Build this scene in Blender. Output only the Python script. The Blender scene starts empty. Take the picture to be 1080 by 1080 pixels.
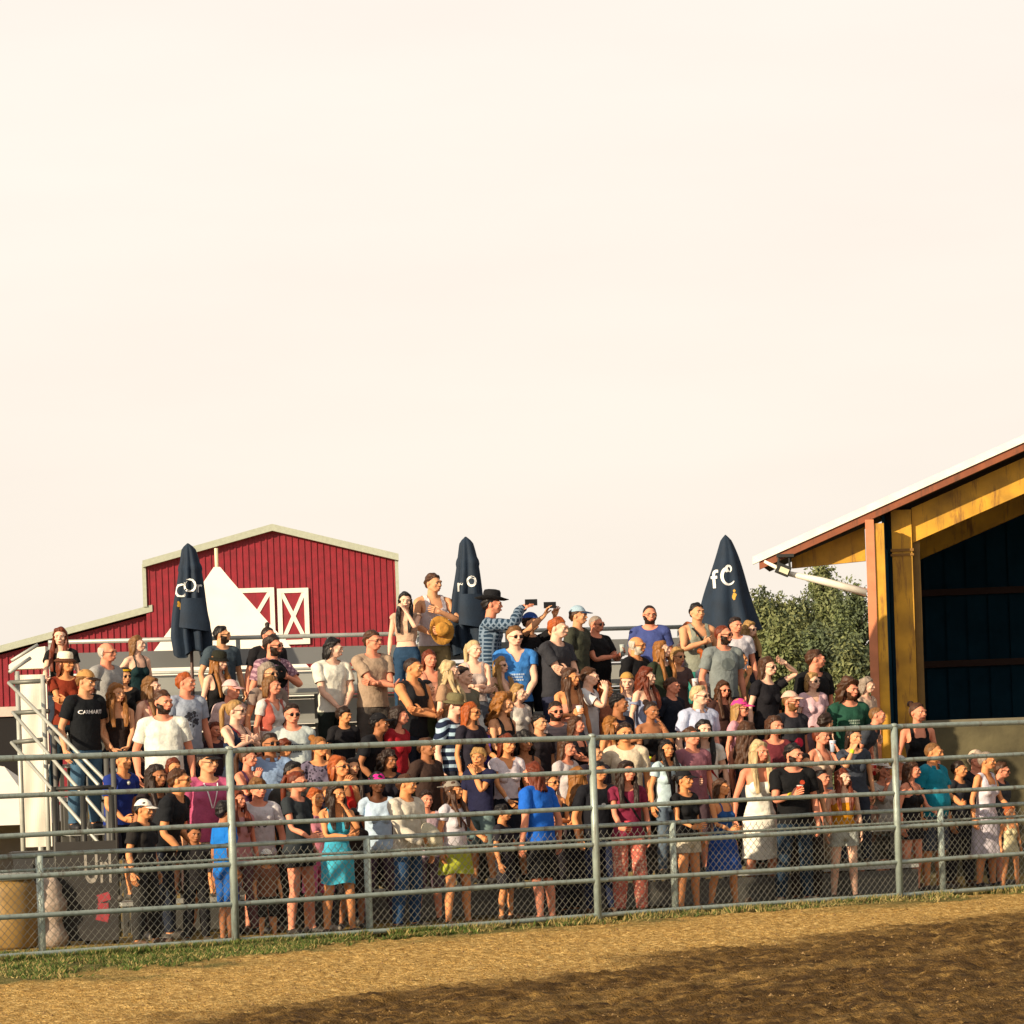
import bpy, math, random
import numpy as np
from mathutils import Vector, Matrix
from mathutils.bvhtree import BVHTree
R = math.radians
random.seed(7); RNG = np.random.default_rng(7)
S = bpy.context.scene
COL = S.collection
FPX, HOR, ROLL, HC = 4000.0, 781.0, R(2.0), 1.94
CR, SR = math.cos(ROLL), math.sin(ROLL)

def ray(px, py):
    u, v = (px-540)/FPX, (HOR-py)/FPX
    return u*CR + v*SR, -u*SR + v*CR
def at(px, py, Y):
    a, b = ray(px, py)
    return Vector((Y*a, Y, HC + Y*b))

# ---------------- materials
def lin(h):
    h = h.lstrip('#'); o = []
    for i in (0, 2, 4):
        c = int(h[i:i+2], 16)/255
        o.append(c/12.92 if c <= .04045 else ((c+.055)/1.055)**2.4)
    return (*o, 1.0)
_M = {}
def nn(nt, t, **kw):
    n = nt.nodes.new(t)
    for k, v in kw.items(): setattr(n, k, v)
    return n
def mat(key, color, rough=.7, metal=0, var=.12, scale=8, bump=.0, bscale=40, stretch=(1,1,1), pattern=None, color2=None, emit=0, spec=.5):
    if key in _M: return _M[key]
    m = bpy.data.materials.new(key); m.use_nodes = True
    nt = m.node_tree; b = nt.nodes['Principled BSDF']
    c = lin(color) if isinstance(color, str) else (*color[:3], 1)
    b.inputs['Roughness'].default_value = rough; b.inputs['Metallic'].default_value = metal
    b.inputs['Specular IOR Level'].default_value = spec
    tc = nn(nt, 'ShaderNodeTexCoord'); mp = nn(nt, 'ShaderNodeMapping'); mp.inputs['Scale'].default_value = stretch
    nt.links.new(tc.outputs['Object'], mp.inputs['Vector'])
    nz = nn(nt, 'ShaderNodeTexNoise'); nz.inputs['Scale'].default_value = scale; nz.inputs['Detail'].default_value = 5
    nt.links.new(mp.outputs[0], nz.inputs['Vector'])
    hsv = nn(nt, 'ShaderNodeMixRGB'); 
    d = tuple(max(0, x*(1-var*2)) for x in c[:3]) + (1,); l = tuple(min(1, x*(1+var*1.2)) for x in c[:3]) + (1,)
    hsv.inputs[1].default_value = d; hsv.inputs[2].default_value = l
    nt.links.new(nz.outputs['Fac'], hsv.inputs[0]); out = hsv.outputs[0]
    if pattern:
        c2 = lin(color2 or '#ffffff')
        at_ = nn(nt, 'ShaderNodeAttribute'); at_.attribute_name = 'rest'
        if pattern in ('stripe', 'wide'):
            w = nn(nt, 'ShaderNodeTexWave'); w.bands_direction = 'Z'; w.inputs['Scale'].default_value = 6 if pattern == 'stripe' else 3.4
            nt.links.new(at_.outputs['Vector'], w.inputs['Vector']); f = w.outputs['Fac']; thr = .6
        elif pattern == 'plaid':
            w = nn(nt, 'ShaderNodeTexWave'); w.bands_direction = 'Z'; w.inputs['Scale'].default_value = 7
            w2 = nn(nt, 'ShaderNodeTexWave'); w2.bands_direction = 'X'; w2.inputs['Scale'].default_value = 7
            for q in (w, w2): nt.links.new(at_.outputs['Vector'], q.inputs['Vector'])
            mx = nn(nt, 'ShaderNodeMath', operation='MAXIMUM'); nt.links.new(w.outputs['Fac'], mx.inputs[0]); nt.links.new(w2.outputs['Fac'], mx.inputs[1]); f = mx.outputs[0]; thr = .72
        else:
            w = nn(nt, 'ShaderNodeTexVoronoi'); w.inputs['Scale'].default_value = 28 if pattern == 'floral' else 45
            nt.links.new(at_.outputs['Vector'], w.inputs['Vector'])
            mm = nn(nt, 'ShaderNodeMath', operation='SUBTRACT'); mm.inputs[0].default_value = 1; nt.links.new(w.outputs['Distance'], mm.inputs[1]); f = mm.outputs[0]; thr = .62
        rp = nn(nt, 'ShaderNodeMapRange'); rp.inputs['From Min'].default_value = thr-.08; rp.inputs['From Max'].default_value = thr+.08
        nt.links.new(f, rp.inputs['Value'])
        mix = nn(nt, 'ShaderNodeMixRGB'); nt.links.new(rp.outputs[0], mix.inputs[0]); nt.links.new(out, mix.inputs[1]); mix.inputs[2].default_value = c2; out = mix.outputs[0]
    nt.links.new(out, b.inputs['Base Color'])
    if bump:
        n2 = nn(nt, 'ShaderNodeTexNoise'); n2.inputs['Scale'].default_value = bscale; n2.inputs['Detail'].default_value = 3
        nt.links.new(mp.outputs[0], n2.inputs['Vector'])
        bp = nn(nt, 'ShaderNodeBump'); bp.inputs['Strength'].default_value = bump; bp.inputs['Distance'].default_value = .02
        nt.links.new(n2.outputs['Fac'], bp.inputs['Height']); nt.links.new(bp.outputs[0], b.inputs['Normal'])
    if emit:
        b.inputs['Emission Color'].default_value = c; b.inputs['Emission Strength'].default_value = emit
    _M[key] = m; return m

# ---------------- mesh helpers
def mesh_np(name, V, F, mats=None, mi=None, smooth=False, attrs=None):
    """F: list of faces (any size) or (n,4)/(n,3) arrays list"""
    me = bpy.data.meshes.new(name)
    V = np.asarray(V, dtype=np.float32)
    if isinstance(F, np.ndarray): F = [F]
    if len(F) and isinstance(F[0], np.ndarray) and F[0].ndim == 2:
        loops = np.concatenate([f.ravel() for f in F]).astype(np.int32)
        tot = np.concatenate([np.full(len(f), f.shape[1]) for f in F]).astype(np.int32)
    else:
        loops = np.array([i for f in F for i in f], dtype=np.int32); tot = np.array([len(f) for f in F], dtype=np.int32)
    me.vertices.add(len(V)); me.vertices.foreach_set('co', V.ravel())
    me.loops.add(len(loops)); me.loops.foreach_set('vertex_index', loops)
    me.polygons.add(len(tot)); st = np.zeros(len(tot), np.int32); st[1:] = np.cumsum(tot)[:-1]
    me.polygons.foreach_set('loop_start', st); me.polygons.foreach_set('loop_total', tot)
    for m in (mats or []): me.materials.append(m)
    if mi is not None: me.polygons.foreach_set('material_index', np.asarray(mi, np.int32))
    me.polygons.foreach_set('use_smooth', np.full(len(tot), bool(smooth)))
    if attrs is not None:
        a = me.attributes.new('rest', 'FLOAT_VECTOR', 'POINT'); a.data.foreach_set('vector', np.asarray(attrs, np.float32).ravel())
    me.update(calc_edges=True)
    return me
def tag(o, label=None, cat=None, group=None, kind=None):
    if label: o['label'] = label
    if cat: o['category'] = cat
    if group: o['group'] = group
    if kind: o['kind'] = kind
    return o
def link(name, me, parent=None, loc=None, rz=0):
    o = bpy.data.objects.new(name, me); COL.objects.link(o)
    if parent: o.parent = parent
    if loc is not None: o.location = loc
    if rz: o.rotation_euler = (0, 0, rz)
    return o
def empty(name, loc=(0,0,0), rz=0):
    o = bpy.data.objects.new(name, None); COL.objects.link(o); o.location = loc; o.rotation_euler = (0,0,rz); o.empty_display_size = .2; return o
class MB:
    def __init__(s): s.v = []; s.f = []; s.sm = False
    def add(s, vs, fs):
        b = len(s.v); s.v += [tuple(v) for v in vs]; s.f += [tuple(b+i for i in f) for f in fs]; return s
    def box(s, c, d, rz=0, M=None):
        x, y, z = d[0]/2, d[1]/2, d[2]/2
        vs = [Vector((i*x, j*y, k*z)) for k in (-1,1) for j in (-1,1) for i in (-1,1)]
        Mx = M if M else Matrix.Rotation(rz, 3, 'Z')
        return s.add([Mx @ v + Vector(c) for v in vs], [(0,2,3,1),(4,5,7,6),(0,1,5,4),(2,6,7,3),(0,4,6,2),(1,3,7,5)])
    def bar(s, a, b, w, h, up=(0,0,1)):
        a, b = Vector(a), Vector(b); d = (b-a); L = d.length; d.normalize()
        up = Vector(up); x = d.cross(up)
        if x.length < 1e-4: x = d.cross(Vector((1,0,0)))
        x.normalize(); y = x.cross(d)
        vs = []
        for p in (a, b):
            for i, j in ((-1,-1),(1,-1),(1,1),(-1,1)): vs.append(p + x*i*w/2 + y*j*h/2)
        return s.add(vs, [(3,2,1,0),(4,5,6,7),(0,1,5,4),(1,2,6,5),(2,3,7,6),(3,0,4,7)])
    def tube(s, pts, r, n=8, cap=True):
        pts = [Vector(p) for p in pts]; rs = r if isinstance(r, (list, tuple)) else [r]*len(pts)
        vs = []; fs = []; px = None
        for i, p in enumerate(pts):
            d = (pts[min(i+1, len(pts)-1)] - pts[max(i-1, 0)]).normalized()
            ref = Vector((0,0,1)) if abs(d.z) < .95 else Vector((0,1,0))
            x = d.cross(ref).normalized()
            if px is not None and x.dot(px) < 0 and abs(x.dot(px)) > .5: x = -x
            px = x; y = d.cross(x)
            for k in range(n):
                t = 2*math.pi*k/n; vs.append(p + (x*math.cos(t) + y*math.sin(t))*rs[i])
        for i in range(len(pts)-1):
            for k in range(n):
                a = i*n+k; b = i*n+(k+1)%n; fs.append((a, b, b+n, a+n))
        if cap: fs += [tuple(range(n-1,-1,-1)), tuple(range(len(vs)-n, len(vs)))]
        return s.add(vs, fs)
    def lathe(s, prof, c=(0,0,0), n=20, M=None):
        vs = []; fs = []
        for (r, z) in prof:
            for k in range(n):
                t = 2*math.pi*k/n; p = Vector((r*math.cos(t), r*math.sin(t), z)); vs.append((M @ p if M else p) + Vector(c))
        for i in range(len(prof)-1):
            for k in range(n):
                a = i*n+k; b = i*n+(k+1)%n; fs.append((a, b, b+n, a+n))
        fs += [tuple(range(n-1,-1,-1)), tuple(range(len(vs)-n, len(vs)))]
        return s.add(vs, fs)
    def prism(s, poly, t0, t1, ax='Y'):
        """poly in (x,z) extruded along Y"""
        n = len(poly); vs = [(x, t0, z) for x, z in poly] + [(x, t1, z) for x, z in poly]
        fs = [tuple(range(n)), tuple(range(2*n-1, n-1, -1))] + [((i+1)%n, i, i+n, (i+1)%n+n) for i in range(n)]
        return s.add(vs, fs)
    def build(s, name, m, parent=None, smooth=None, loc=None, rz=0):
        me = mesh_np(name, np.array([tuple(v) for v in s.v]), s.f, [m], smooth=s.sm if smooth is None else smooth)
        return link(name, me, parent, loc, rz)

# value noise on numpy arrays
def _h(ix, iy, seed):
    n = (ix.astype(np.int64)*374761393 + iy.astype(np.int64)*668265263 + seed*1442695041) & 0x7fffffff
    n = ((n ^ (n >> 13))*1274126177) & 0x7fffffff
    return ((n ^ (n >> 16)) & 0xffff)/65535.0
def vnoise(x, y, seed=0):
    ix, iy = np.floor(x), np.floor(y); fx, fy = x-ix, y-iy
    fx = fx*fx*(3-2*fx); fy = fy*fy*(3-2*fy)
    a, b, c, d = _h(ix,iy,seed), _h(ix+1,iy,seed), _h(ix,iy+1,seed), _h(ix+1,iy+1,seed)
    return (a*(1-fx)+b*fx)*(1-fy) + (c*(1-fx)+d*fx)*fy - .5
def fbm(x, y, o=4, seed=0):
    s = 0; a = 1
    for i in range(o): s = s + a*vnoise(x, y, seed+i); x = x*2.03; y = y*2.03; a *= .5
    return s
def text_mesh(txt, size):
    cu = bpy.data.curves.new('t', 'FONT'); cu.body = txt; cu.size = size; cu.align_x = 'CENTER'; cu.align_y = 'CENTER'; cu.resolution_u = 3; cu.offset = size*.012
    o = bpy.data.objects.new('t', cu); COL.objects.link(o); bpy.context.view_layer.update()
    me = o.evaluated_get(bpy.context.evaluated_depsgraph_get()).to_mesh()
    V = np.array([v.co[:] for v in me.vertices]); F = [tuple(p.vertices) for p in me.polygons]
    bpy.data.objects.remove(o); bpy.data.curves.remove(cu)
    return V, F

# ---------------- camera, world, sun
cam = bpy.data.cameras.new('camera'); co = bpy.data.objects.new('camera', cam); COL.objects.link(co); S.camera = co
cam.sensor_width = 36; cam.lens = FPX/1080*36; cam.shift_y = (HOR-540)/1080; cam.clip_end = 5000; cam.clip_start = .5
rt, up, bk = Vector((CR,0,-SR)), Vector((SR,0,CR)), Vector((0,-1,0))
M4 = Matrix(((rt.x,up.x,bk.x,0),(rt.y,up.y,bk.y,0),(rt.z,up.z,bk.z,HC),(0,0,0,1))); co.matrix_world = M4
SUN_EL, SUN_AZ = R(18), R(-135)      # azimuth of the sun measured clockwise from +Y
sd = Vector((math.sin(SUN_AZ)*math.cos(SUN_EL), math.cos(SUN_AZ)*math.cos(SUN_EL), math.sin(SUN_EL)))
sl = bpy.data.lights.new('sun', 'SUN'); sl.energy = 3.9; sl.angle = R(.6); sl.color = (1, .80, .55)
so = bpy.data.objects.new('sun', sl); COL.objects.link(so); so.rotation_euler = sd.to_track_quat('Z', 'Y').to_euler(); so.location = (0,0,30)
W = bpy.data.worlds.new('World'); S.world = W; W.use_nodes = True; nt = W.node_tree
bg = nt.nodes['Background']; sky = nn(nt, 'ShaderNodeTexSky'); sky.sky_type = 'NISHITA'; sky.sun_disc = False
sky.sun_elevation = SUN_EL; sky.sun_rotation = SUN_AZ; sky.dust_density = 6; sky.air_density = .7; sky.ozone_density = .3
hs = nn(nt, 'ShaderNodeHueSaturation'); hs.inputs['Saturation'].default_value = .25; nt.links.new(sky.outputs[0], hs.inputs['Color'])
tn = nn(nt, 'ShaderNodeMixRGB', blend_type='MULTIPLY'); tn.inputs[0].default_value = 1; tn.inputs[2].default_value = (.12, .11, .11, 1)
nt.links.new(hs.outputs[0], tn.inputs[1])
tcw = nn(nt, 'ShaderNodeTexCoord'); sxyz = nn(nt, 'ShaderNodeSeparateXYZ'); nt.links.new(tcw.outputs['Generated'], sxyz.inputs[0])
hz = nn(nt, 'ShaderNodeValToRGB'); e = hz.color_ramp.elements        # bright smoke haze low down, thinner and dimmer overhead
e[0].position = .0; e[0].color = (5.85, 5.25, 4.55, 1); e[1].position = .8; e[1].color = (2.6, 2.45, 2.35, 1)
q = e.new(.22); q.color = (5.9, 5.38, 4.85, 1); q = e.new(.36); q.color = (3.2, 3.0, 2.85, 1)
nt.links.new(sxyz.outputs['Z'], hz.inputs[0])
ad = nn(nt, 'ShaderNodeMixRGB', blend_type='ADD'); ad.inputs[0].default_value = 1; nt.links.new(tn.outputs[0], ad.inputs[1]); nt.links.new(hz.outputs[0], ad.inputs[2])
cl = nn(nt, 'ShaderNodeTexNoise'); cl.inputs['Scale'].default_value = 3.5; cl.inputs['Detail'].default_value = 6
cmp_ = nn(nt, 'ShaderNodeMapping'); cmp_.inputs['Scale'].default_value = (1, 1, 5); nt.links.new(tcw.outputs['Generated'], cmp_.inputs[0]); nt.links.new(cmp_.outputs[0], cl.inputs['Vector'])
cr = nn(nt, 'ShaderNodeMapRange'); cr.inputs['From Min'].default_value = .35; cr.inputs['From Max'].default_value = .65; cr.inputs['To Min'].default_value = .955; cr.inputs['To Max'].default_value = 1.02; nt.links.new(cl.outputs['Fac'], cr.inputs['Value'])
vm = nn(nt, 'ShaderNodeVectorMath', operation='SCALE'); nt.links.new(ad.outputs[0], vm.inputs[0]); nt.links.new(cr.outputs[0], vm.inputs['Scale'])
nt.links.new(vm.outputs[0], bg.inputs[0]); bg.inputs[1].default_value = .10
S.view_settings.view_transform = 'Standard'; S.view_settings.look = 'None'; S.view_settings.exposure = .75; S.view_settings.gamma = 1
S.render.engine = 'CYCLES'; S.cycles.max_bounces = 5; S.cycles.transparent_max_bounces = 4

# ---------------- layout lines
FA, FB = Vector((-4.83, 35.8)), Vector((5.87, 43.5))
FE = (FB-FA).normalized(); FN = Vector((-FE.y, FE.x))           # along / behind the arena fence
BA = R(20); BE = Vector((math.cos(BA), math.sin(BA))); BN = Vector((-math.sin(BA), math.cos(BA))); BO = Vector((0, 41.7))
ROWD, ROWZ, NROW = .68, .37, 6
def on_line(px, py, O, N, d):
    """world XY where pixel column meets the vertical plane (P-O).N = d"""
    t, b = ray(px, py); Y = (d + O.dot(N))/(t*N.x + N.y); return Y*t, Y, HC + Y*b
def bl(s, d): return BO + BE*s + BN*d
# ================= SETTING =================
# ---- ground
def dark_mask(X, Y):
    d = (X-1.32)*.832 - (Y-33.1)*.555          # >0 : towards the camera's right, the dark churned track
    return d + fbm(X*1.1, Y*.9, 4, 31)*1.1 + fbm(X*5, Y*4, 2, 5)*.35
def build_ground():
    xs = np.concatenate([[-900,-300,-100,-40,-20,-13], np.arange(-9,9.5,.035), [13,20,40,100,300,900]])
    ys = np.concatenate([[-40,0,10,18,22], np.arange(24,45,.05), [46,47,50,60,90,200,500,2000]])
    X, Y = np.meshgrid(xs, ys); nx, ny = len(xs), len(ys)
    df = -((X-FA.x)*FN.x + (Y-FA.y)*FN.y)       # distance in front of the fence
    al = (X-FA.x)*FE.x + (Y-FA.y)*FE.y
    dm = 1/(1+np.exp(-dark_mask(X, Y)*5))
    inside = ((X > -9.1) & (X < 9.6) & (Y > 23.9) & (Y < 45.1)).astype(float)
    front = np.clip(df*1.5+.3, 0, 1)
    z = fbm(X*1.3, Y*1.3, 3, 3)*.022 + fbm(X*9, Y*9, 3, 9)*.028 + np.abs(fbm(X*22, Y*18, 2, 12))*.022
    d2 = (X-1.32)*.88 - (Y-33.1)*.47
    z = z + dm*(np.sin(d2*3.1 + fbm(X*.9, Y*.5, 3, 40)*9)*.014 + fbm(X*3.2, Y*2.2, 4, 21)*.032 + np.abs(fbm(X*13, Y*11, 3, 25))*.05)
    z = z*inside*(.25+.75*front)
    V = np.stack([X, Y, z], -1).reshape(-1, 3)
    i = np.arange(nx*ny).reshape(ny, nx); F = np.stack([i[:-1,:-1], i[:-1,1:], i[1:,1:], i[1:,:-1]], -1).reshape(-1, 4)
    me = mesh_np('ground', V, F, smooth=True)
    a = me.attributes.new('darker', 'FLOAT', 'POINT'); a.data.foreach_set('value', (dm*np.clip(df*2, 0, 1)*np.clip(1.02-.5*np.clip(fbm(((X-1.32)*.832-(Y-33.1)*.555)*3.1, ((X-1.32)*.555+(Y-33.1)*.832)*.22, 4, 90)+.02, 0, 1)*np.clip(d2-.8, 0, 1), .76, 1)).ravel().astype(np.float32))
    g = 1/(1+np.exp((df-.45 - fbm(al*1.4, df*1.6, 4, 77)*1.5 - np.clip(2.1-al*.46, -.1, 2.4))*4))
    g = np.where(df < 0, .5, g)
    a = me.attributes.new('turf', 'FLOAT', 'POINT'); a.data.foreach_set('value', g.ravel().astype(np.float32))
    m = bpy.data.materials.new('arena_dirt'); m.use_nodes = True; nt = m.node_tree; b = nt.nodes['Principled BSDF']; b.inputs['Roughness'].default_value = .95; b.inputs['Specular IOR Level'].default_value = .15
    geo = nn(nt, 'ShaderNodeNewGeometry')
    def noise(sc, det=6):
        n = nn(nt, 'ShaderNodeTexNoise'); n.inputs['Scale'].default_value = sc; n.inputs['Detail'].default_value = det; nt.links.new(geo.outputs['Position'], n.inputs['Vector']); return n
    def ramp(n, stops):
        r = nn(nt, 'ShaderNodeValToRGB'); el = r.color_ramp.elements
        el[0].position, el[0].color = stops[0]; el[1].position, el[1].color = stops[-1]
        for p, c in stops[1:-1]: e = el.new(p); e.color = c
        nt.links.new(n.outputs['Fac'], r.inputs[0]); return r
    dry = ramp(noise(17, 8), [(.3, (.24,.135,.034,1)), (.5, (.49,.30,.088,1)), (.68, (.76,.53,.20,1))])
    dark_dirt = ramp(noise(6, 9), [(.3, (.045,.023,.006,1)), (.48, (.10,.055,.014,1)), (.6, (.19,.108,.03,1)), (.76, (.38,.24,.07,1))])  # darker browns for the churned track
    trf = ramp(noise(12), [(.3, (.06,.075,.02,1)), (.6, (.16,.15,.05,1)), (.8, (.34,.26,.10,1))])
    a1 = nn(nt, 'ShaderNodeAttribute'); a1.attribute_name = 'darker'; a2 = nn(nt, 'ShaderNodeAttribute'); a2.attribute_name = 'turf'
    m1 = nn(nt, 'ShaderNodeMixRGB'); nt.links.new(a1.outputs['Fac'], m1.inputs[0]); nt.links.new(dry.outputs[0], m1.inputs[1]); nt.links.new(dark_dirt.outputs[0], m1.inputs[2])
    m2 = nn(nt, 'ShaderNodeMixRGB'); nt.links.new(a2.outputs['Fac'], m2.inputs[0]); nt.links.new(m1.outputs[0], m2.inputs[1]); nt.links.new(trf.outputs[0], m2.inputs[2])
    nt.links.new(m2.outputs[0], b.inputs['Base Color'])
    bp = nn(nt, 'ShaderNodeBump'); bp.inputs['Strength'].default_value = 1; bp.inputs['Distance'].default_value = .04
    nt.links.new(noise(48, 7).outputs['Fac'], bp.inputs['Height']); nt.links.new(bp.outputs[0], b.inputs['Normal'])
    me.materials.append(m); o = link('ground', me); tag(o, 'dry tan arena dirt with a dark churned track', 'ground', kind='structure')
    return lambda x, y: 0.0
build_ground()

# ---- clods (uncountable)
def clods():
    v = []; f = []
    n = 4200; rg = np.random.default_rng(5)
    base = np.array([(1,0,0),(0,1,0),(-1,0,0),(0,-1,0),(0,0,1),(0,0,-.5)]); fc = [(0,1,4),(1,2,4),(2,3,4),(3,0,4),(1,0,5),(2,1,5),(3,2,5),(0,3,5)]
    for i in range(n):
        Y = rg.uniform(25.5, 43.5); X = rg.uniform(-.15, .15)*Y
        if -((X-FA.x)*FN.x + (Y-FA.y)*FN.y) < .25: continue
        r = .006 + .011*rg.random()**5
        P = base*rg.uniform(.6, 1.4, (6,3))*r; b = len(v)
        a = rg.random()*6; c, s = math.cos(a), math.sin(a)
        for p in P: v.append((X+p[0]*c-p[1]*s, Y+p[0]*s+p[1]*c, .012+p[2]))
        f += [tuple(b+k for k in q) for q in fc]
    o = link('dirt_clods', mesh_np('dirt_clods', np.array(v), f, [mat('clod', (.27,.17,.065), .95, scale=3, var=.35)])); tag(o, 'small loose clods and pebbles on the arena dirt', 'clods', kind='stuff')
clods()
def grass():
    rg = np.random.default_rng(11); n = 260000
    al = rg.uniform(-1.2, 14.4, n); w = .35+np.clip(2.1-al*.46, 0, 2.5)
    df = np.where(rg.random(n) < .40, rg.normal(.05, .22, n), rg.uniform(-.7, 1, n)*w)
    nz = fbm(al*1.4, df*1.6, 4, 77)*1.5; nz2 = fbm(al*3.1, df*4, 3, 66)
    keep = (df < .45+nz+np.clip(2.1-al*.46, -.1, 2.4)) & (nz2 > -.16) & ((al < 4.8) | (rg.random(n) < .14)) & ((df < .5) | (rg.random(n) < .75))
    al, df = al[keep], df[keep]; n = len(al); px_ = FA.x+FE.x*al-FN.x*df; py_ = FA.y+FE.y*al-FN.y*df
    h = rg.uniform(.02, .075, n)*np.where(np.abs(df) < .2, 1.35, .8); a = rg.random(n)*6.28; wx, wy = np.cos(a)*.007, np.sin(a)*.007; lx, ly = rg.normal(0, .03, (2, n)); o = np.zeros(n)
    V = np.stack([np.stack([px_-wx, py_-wy, o-.02], 1), np.stack([px_+wx, py_+wy, o-.02], 1), np.stack([px_+lx*.5+wx*.7, py_+ly*.5+wy*.7, h*.6], 1), np.stack([px_+lx, py_+ly, h], 1)], 1).reshape(-1, 3)
    mi = (rg.random(n) > np.where(al < 5.2, .72, .35)).astype(int)
    o = link('grass', mesh_np('grass', V, np.arange(4*n).reshape(-1, 4), [mat('grass_green', (.07,.115,.012), .8, var=.4, scale=3), mat('grass_dry', (.33,.26,.09), .8, var=.3, scale=3)], mi=mi)); tag(o, 'short patchy grass growing along the foot of the arena fence', 'grass', kind='stuff')
grass()

# ---- pipe fence and chain-link fence
GALV = mat('galvanised_pipe', (.33,.40,.36), .45, .2, var=.22, scale=14, bump=.15, bscale=60)
GALV2 = mat('galvanised_wire', (.26,.26,.22), .45, .3, var=.15)
def fence_pt(px, off=0):
    X, Y, _ = on_line(px, HOR, FA, FN, off); return Vector((X, Y))
fr = empty('pipe_fence', (FA.x, FA.y, 0)); tag(fr, 'tall arena fence of six horizontal galvanised pipes in front of the crowd', 'fence')
O3 = Vector((FA.x, FA.y, 0))
def F3(al, off, z): p = FE*al + FN*off; return Vector((p.x, p.y, z))
zs = [.07+(1.94-.07)*k/5 for k in (0,1,2,3,4,5)]; zs = [.07, .435, .82, 1.205, 1.575, 1.94]
for z in zs:
    m = MB(); m.sm = True
    pts = [F3(a, 0, z + .006*math.sin(a*.9+z*5)) for a in np.arange(-3.4, 17.5, .55)]
    m.tube(pts, .0255 if z < 1.9 else .030, 10); m.build('rail', GALV, fr, True)
for px in (-140, 241, 624, 943, 1220):
    q = fence_pt(px); al = (q-FA).dot(FE); m = MB()
    m.tube([F3(al, -.005, -.05), F3(al, -.005, 1.955)], .039, 12); m.build('post', GALV, fr, True)
    mc = MB(); mc.lathe([(.040,0),(.042,.02),(.03,.035),(.002,.04)], F3(al, -.005, 1.945), 12); mc.build('post_cap', GALV, fr, True)
cr_ = empty('chain_link_fence', (FA.x, FA.y, 0)); tag(cr_, 'low chain-link fence with diamond wire mesh standing just behind the pipe fence', 'fence')
CO = .28
m = MB(); m.tube([F3(a, CO, 1.0+.004*math.sin(a*2)) for a in np.arange(-3, 17.5, .6)], .024, 10); m.build('top_rail', GALV, cr_, True)
m = MB(); m.tube([F3(a, CO+.03, .86) for a in np.arange(-3, 17.5, .6)], .014, 8); m.build('middle_rail', GALV, cr_, True)
for px in (37, 383, 706, 989, 1230):
    q = fence_pt(px, CO); al = (q-FA).dot(FE); m = MB(); m.tube([F3(al, CO-.0, -.05), F3(al, CO, .995)], .036, 12); m.build('post', mat('galvanised_pale', (.46,.55,.50), .45, .15, var=.2), cr_, True)
m = MB(); st = .082; H = .90
for i in range(int(19/st)):
    a0 = -2.6 + i*st
    for sgn in (1, -1):
        pts = [F3(a0, CO-.035-.003*sgn, .03), F3(a0+sgn*H, CO-.035+.003*sgn, .03+H)]
        m.bar(pts[0], pts[1], .0036, .0036, up=(FN.x, FN.y, 0))
    m.bar(F3(a0, CO-.035, .93), F3(a0+.012, CO-.035, .955), .005, .005, up=(FN.x, FN.y, 0))
m.build('wire_mesh', GALV2, cr_, False)

# ---- grandstand
ALU = mat('aluminium_plank', (.46,.48,.45), .45, .15, var=.06, scale=1.2, stretch=(1,1,1))
ALUG = mat('grey_plank', (.24,.25,.25), .5, .15, var=.1, scale=1.2, stretch=(1,1,1))
STEEL = mat('dark_frame', (.11,.11,.10), .6, .3)
RAILM = mat('guard_pipe', (.42,.45,.42), .45, .3, var=.2)
def s_at(px, d):
    X, Y, _ = on_line(px, HOR, BO, BN, d); return (Vector((X, Y))-BO).dot(BE)
st_ = empty('grandstand', (BO.x, BO.y, 0), BA); tag(st_, 'aluminium bleacher grandstand with pale planks holding the standing crowd', 'bleachers')
SL, SRt = s_at(60, 4.1), s_at(822, 2)
for k in range(1, NROW+1):
    d = ROWD*(k-1); z = ROWZ*k; L = SRt-SL; cx = (SL+SRt)/2
    MB().box((cx, d+.18, z-.02), (L, .34, .04)).build('foot_plank', ALU, st_)
    MB().box((cx, d+.03, z-.195), (L-.02, .025, .27)).build('riser', STEEL if k < 4 else ALUG, st_)  # lower risers dark: shade under the stand put into their colour
    MB().box((cx, d+.58, z+.43-.03), (L, .24, .05)).build('seat_plank', ALU, st_)
db = ROWD*NROW+.12
for z0, mm in ((2.24, ALU), (2.57, ALU), (2.90, ALUG)):
    MB().box((( SL+SRt)/2, db, z0+.14), (SRt-SL, .03, .28 if z0 < 2.8 else .20)).build('guard_board', mm, st_)
for z, rr in ((3.27, .026), (2.88, .018), (2.54, .018)):
    m = MB(); m.tube([(SL-.05, db-.06, z), ((SL+SRt)/2, db-.06, z), (SRt-.3, db-.06, z)], rr, 8); m.build('guard_rail', RAILM, st_, True)
for s in np.linspace(SL, SRt-.3, 8):
    m = MB(); m.tube([(s, db+.05, 0), (s, db+.05, 3.30)], .028, 8); m.build('guard_post', RAILM, st_, True)
for s in np.linspace(SL+.1, SRt-.1, 9):
    m = MB(); m.bar((s, .05, .30), (s, ROWD*NROW-.1, ROWZ*NROW-.10), .06, .08)
    for k in range(1, NROW+1):
        d = ROWD*(k-1)
        m.bar((s, d+.5, .0), (s, d+.5, ROWZ*k+.36), .05, .05)
        m.bar((s, d+.1, 0), (s, d+.1, ROWZ*k-.06), .05, .05)
    m.bar((s, .05, .05), (s, ROWD*NROW-.1, .05), .06, .06)
    m.bar((s, .6, .1), (s, ROWD*NROW-.2, 1.5), .035, .035)
    m.build('frame', STEEL, st_)
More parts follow.
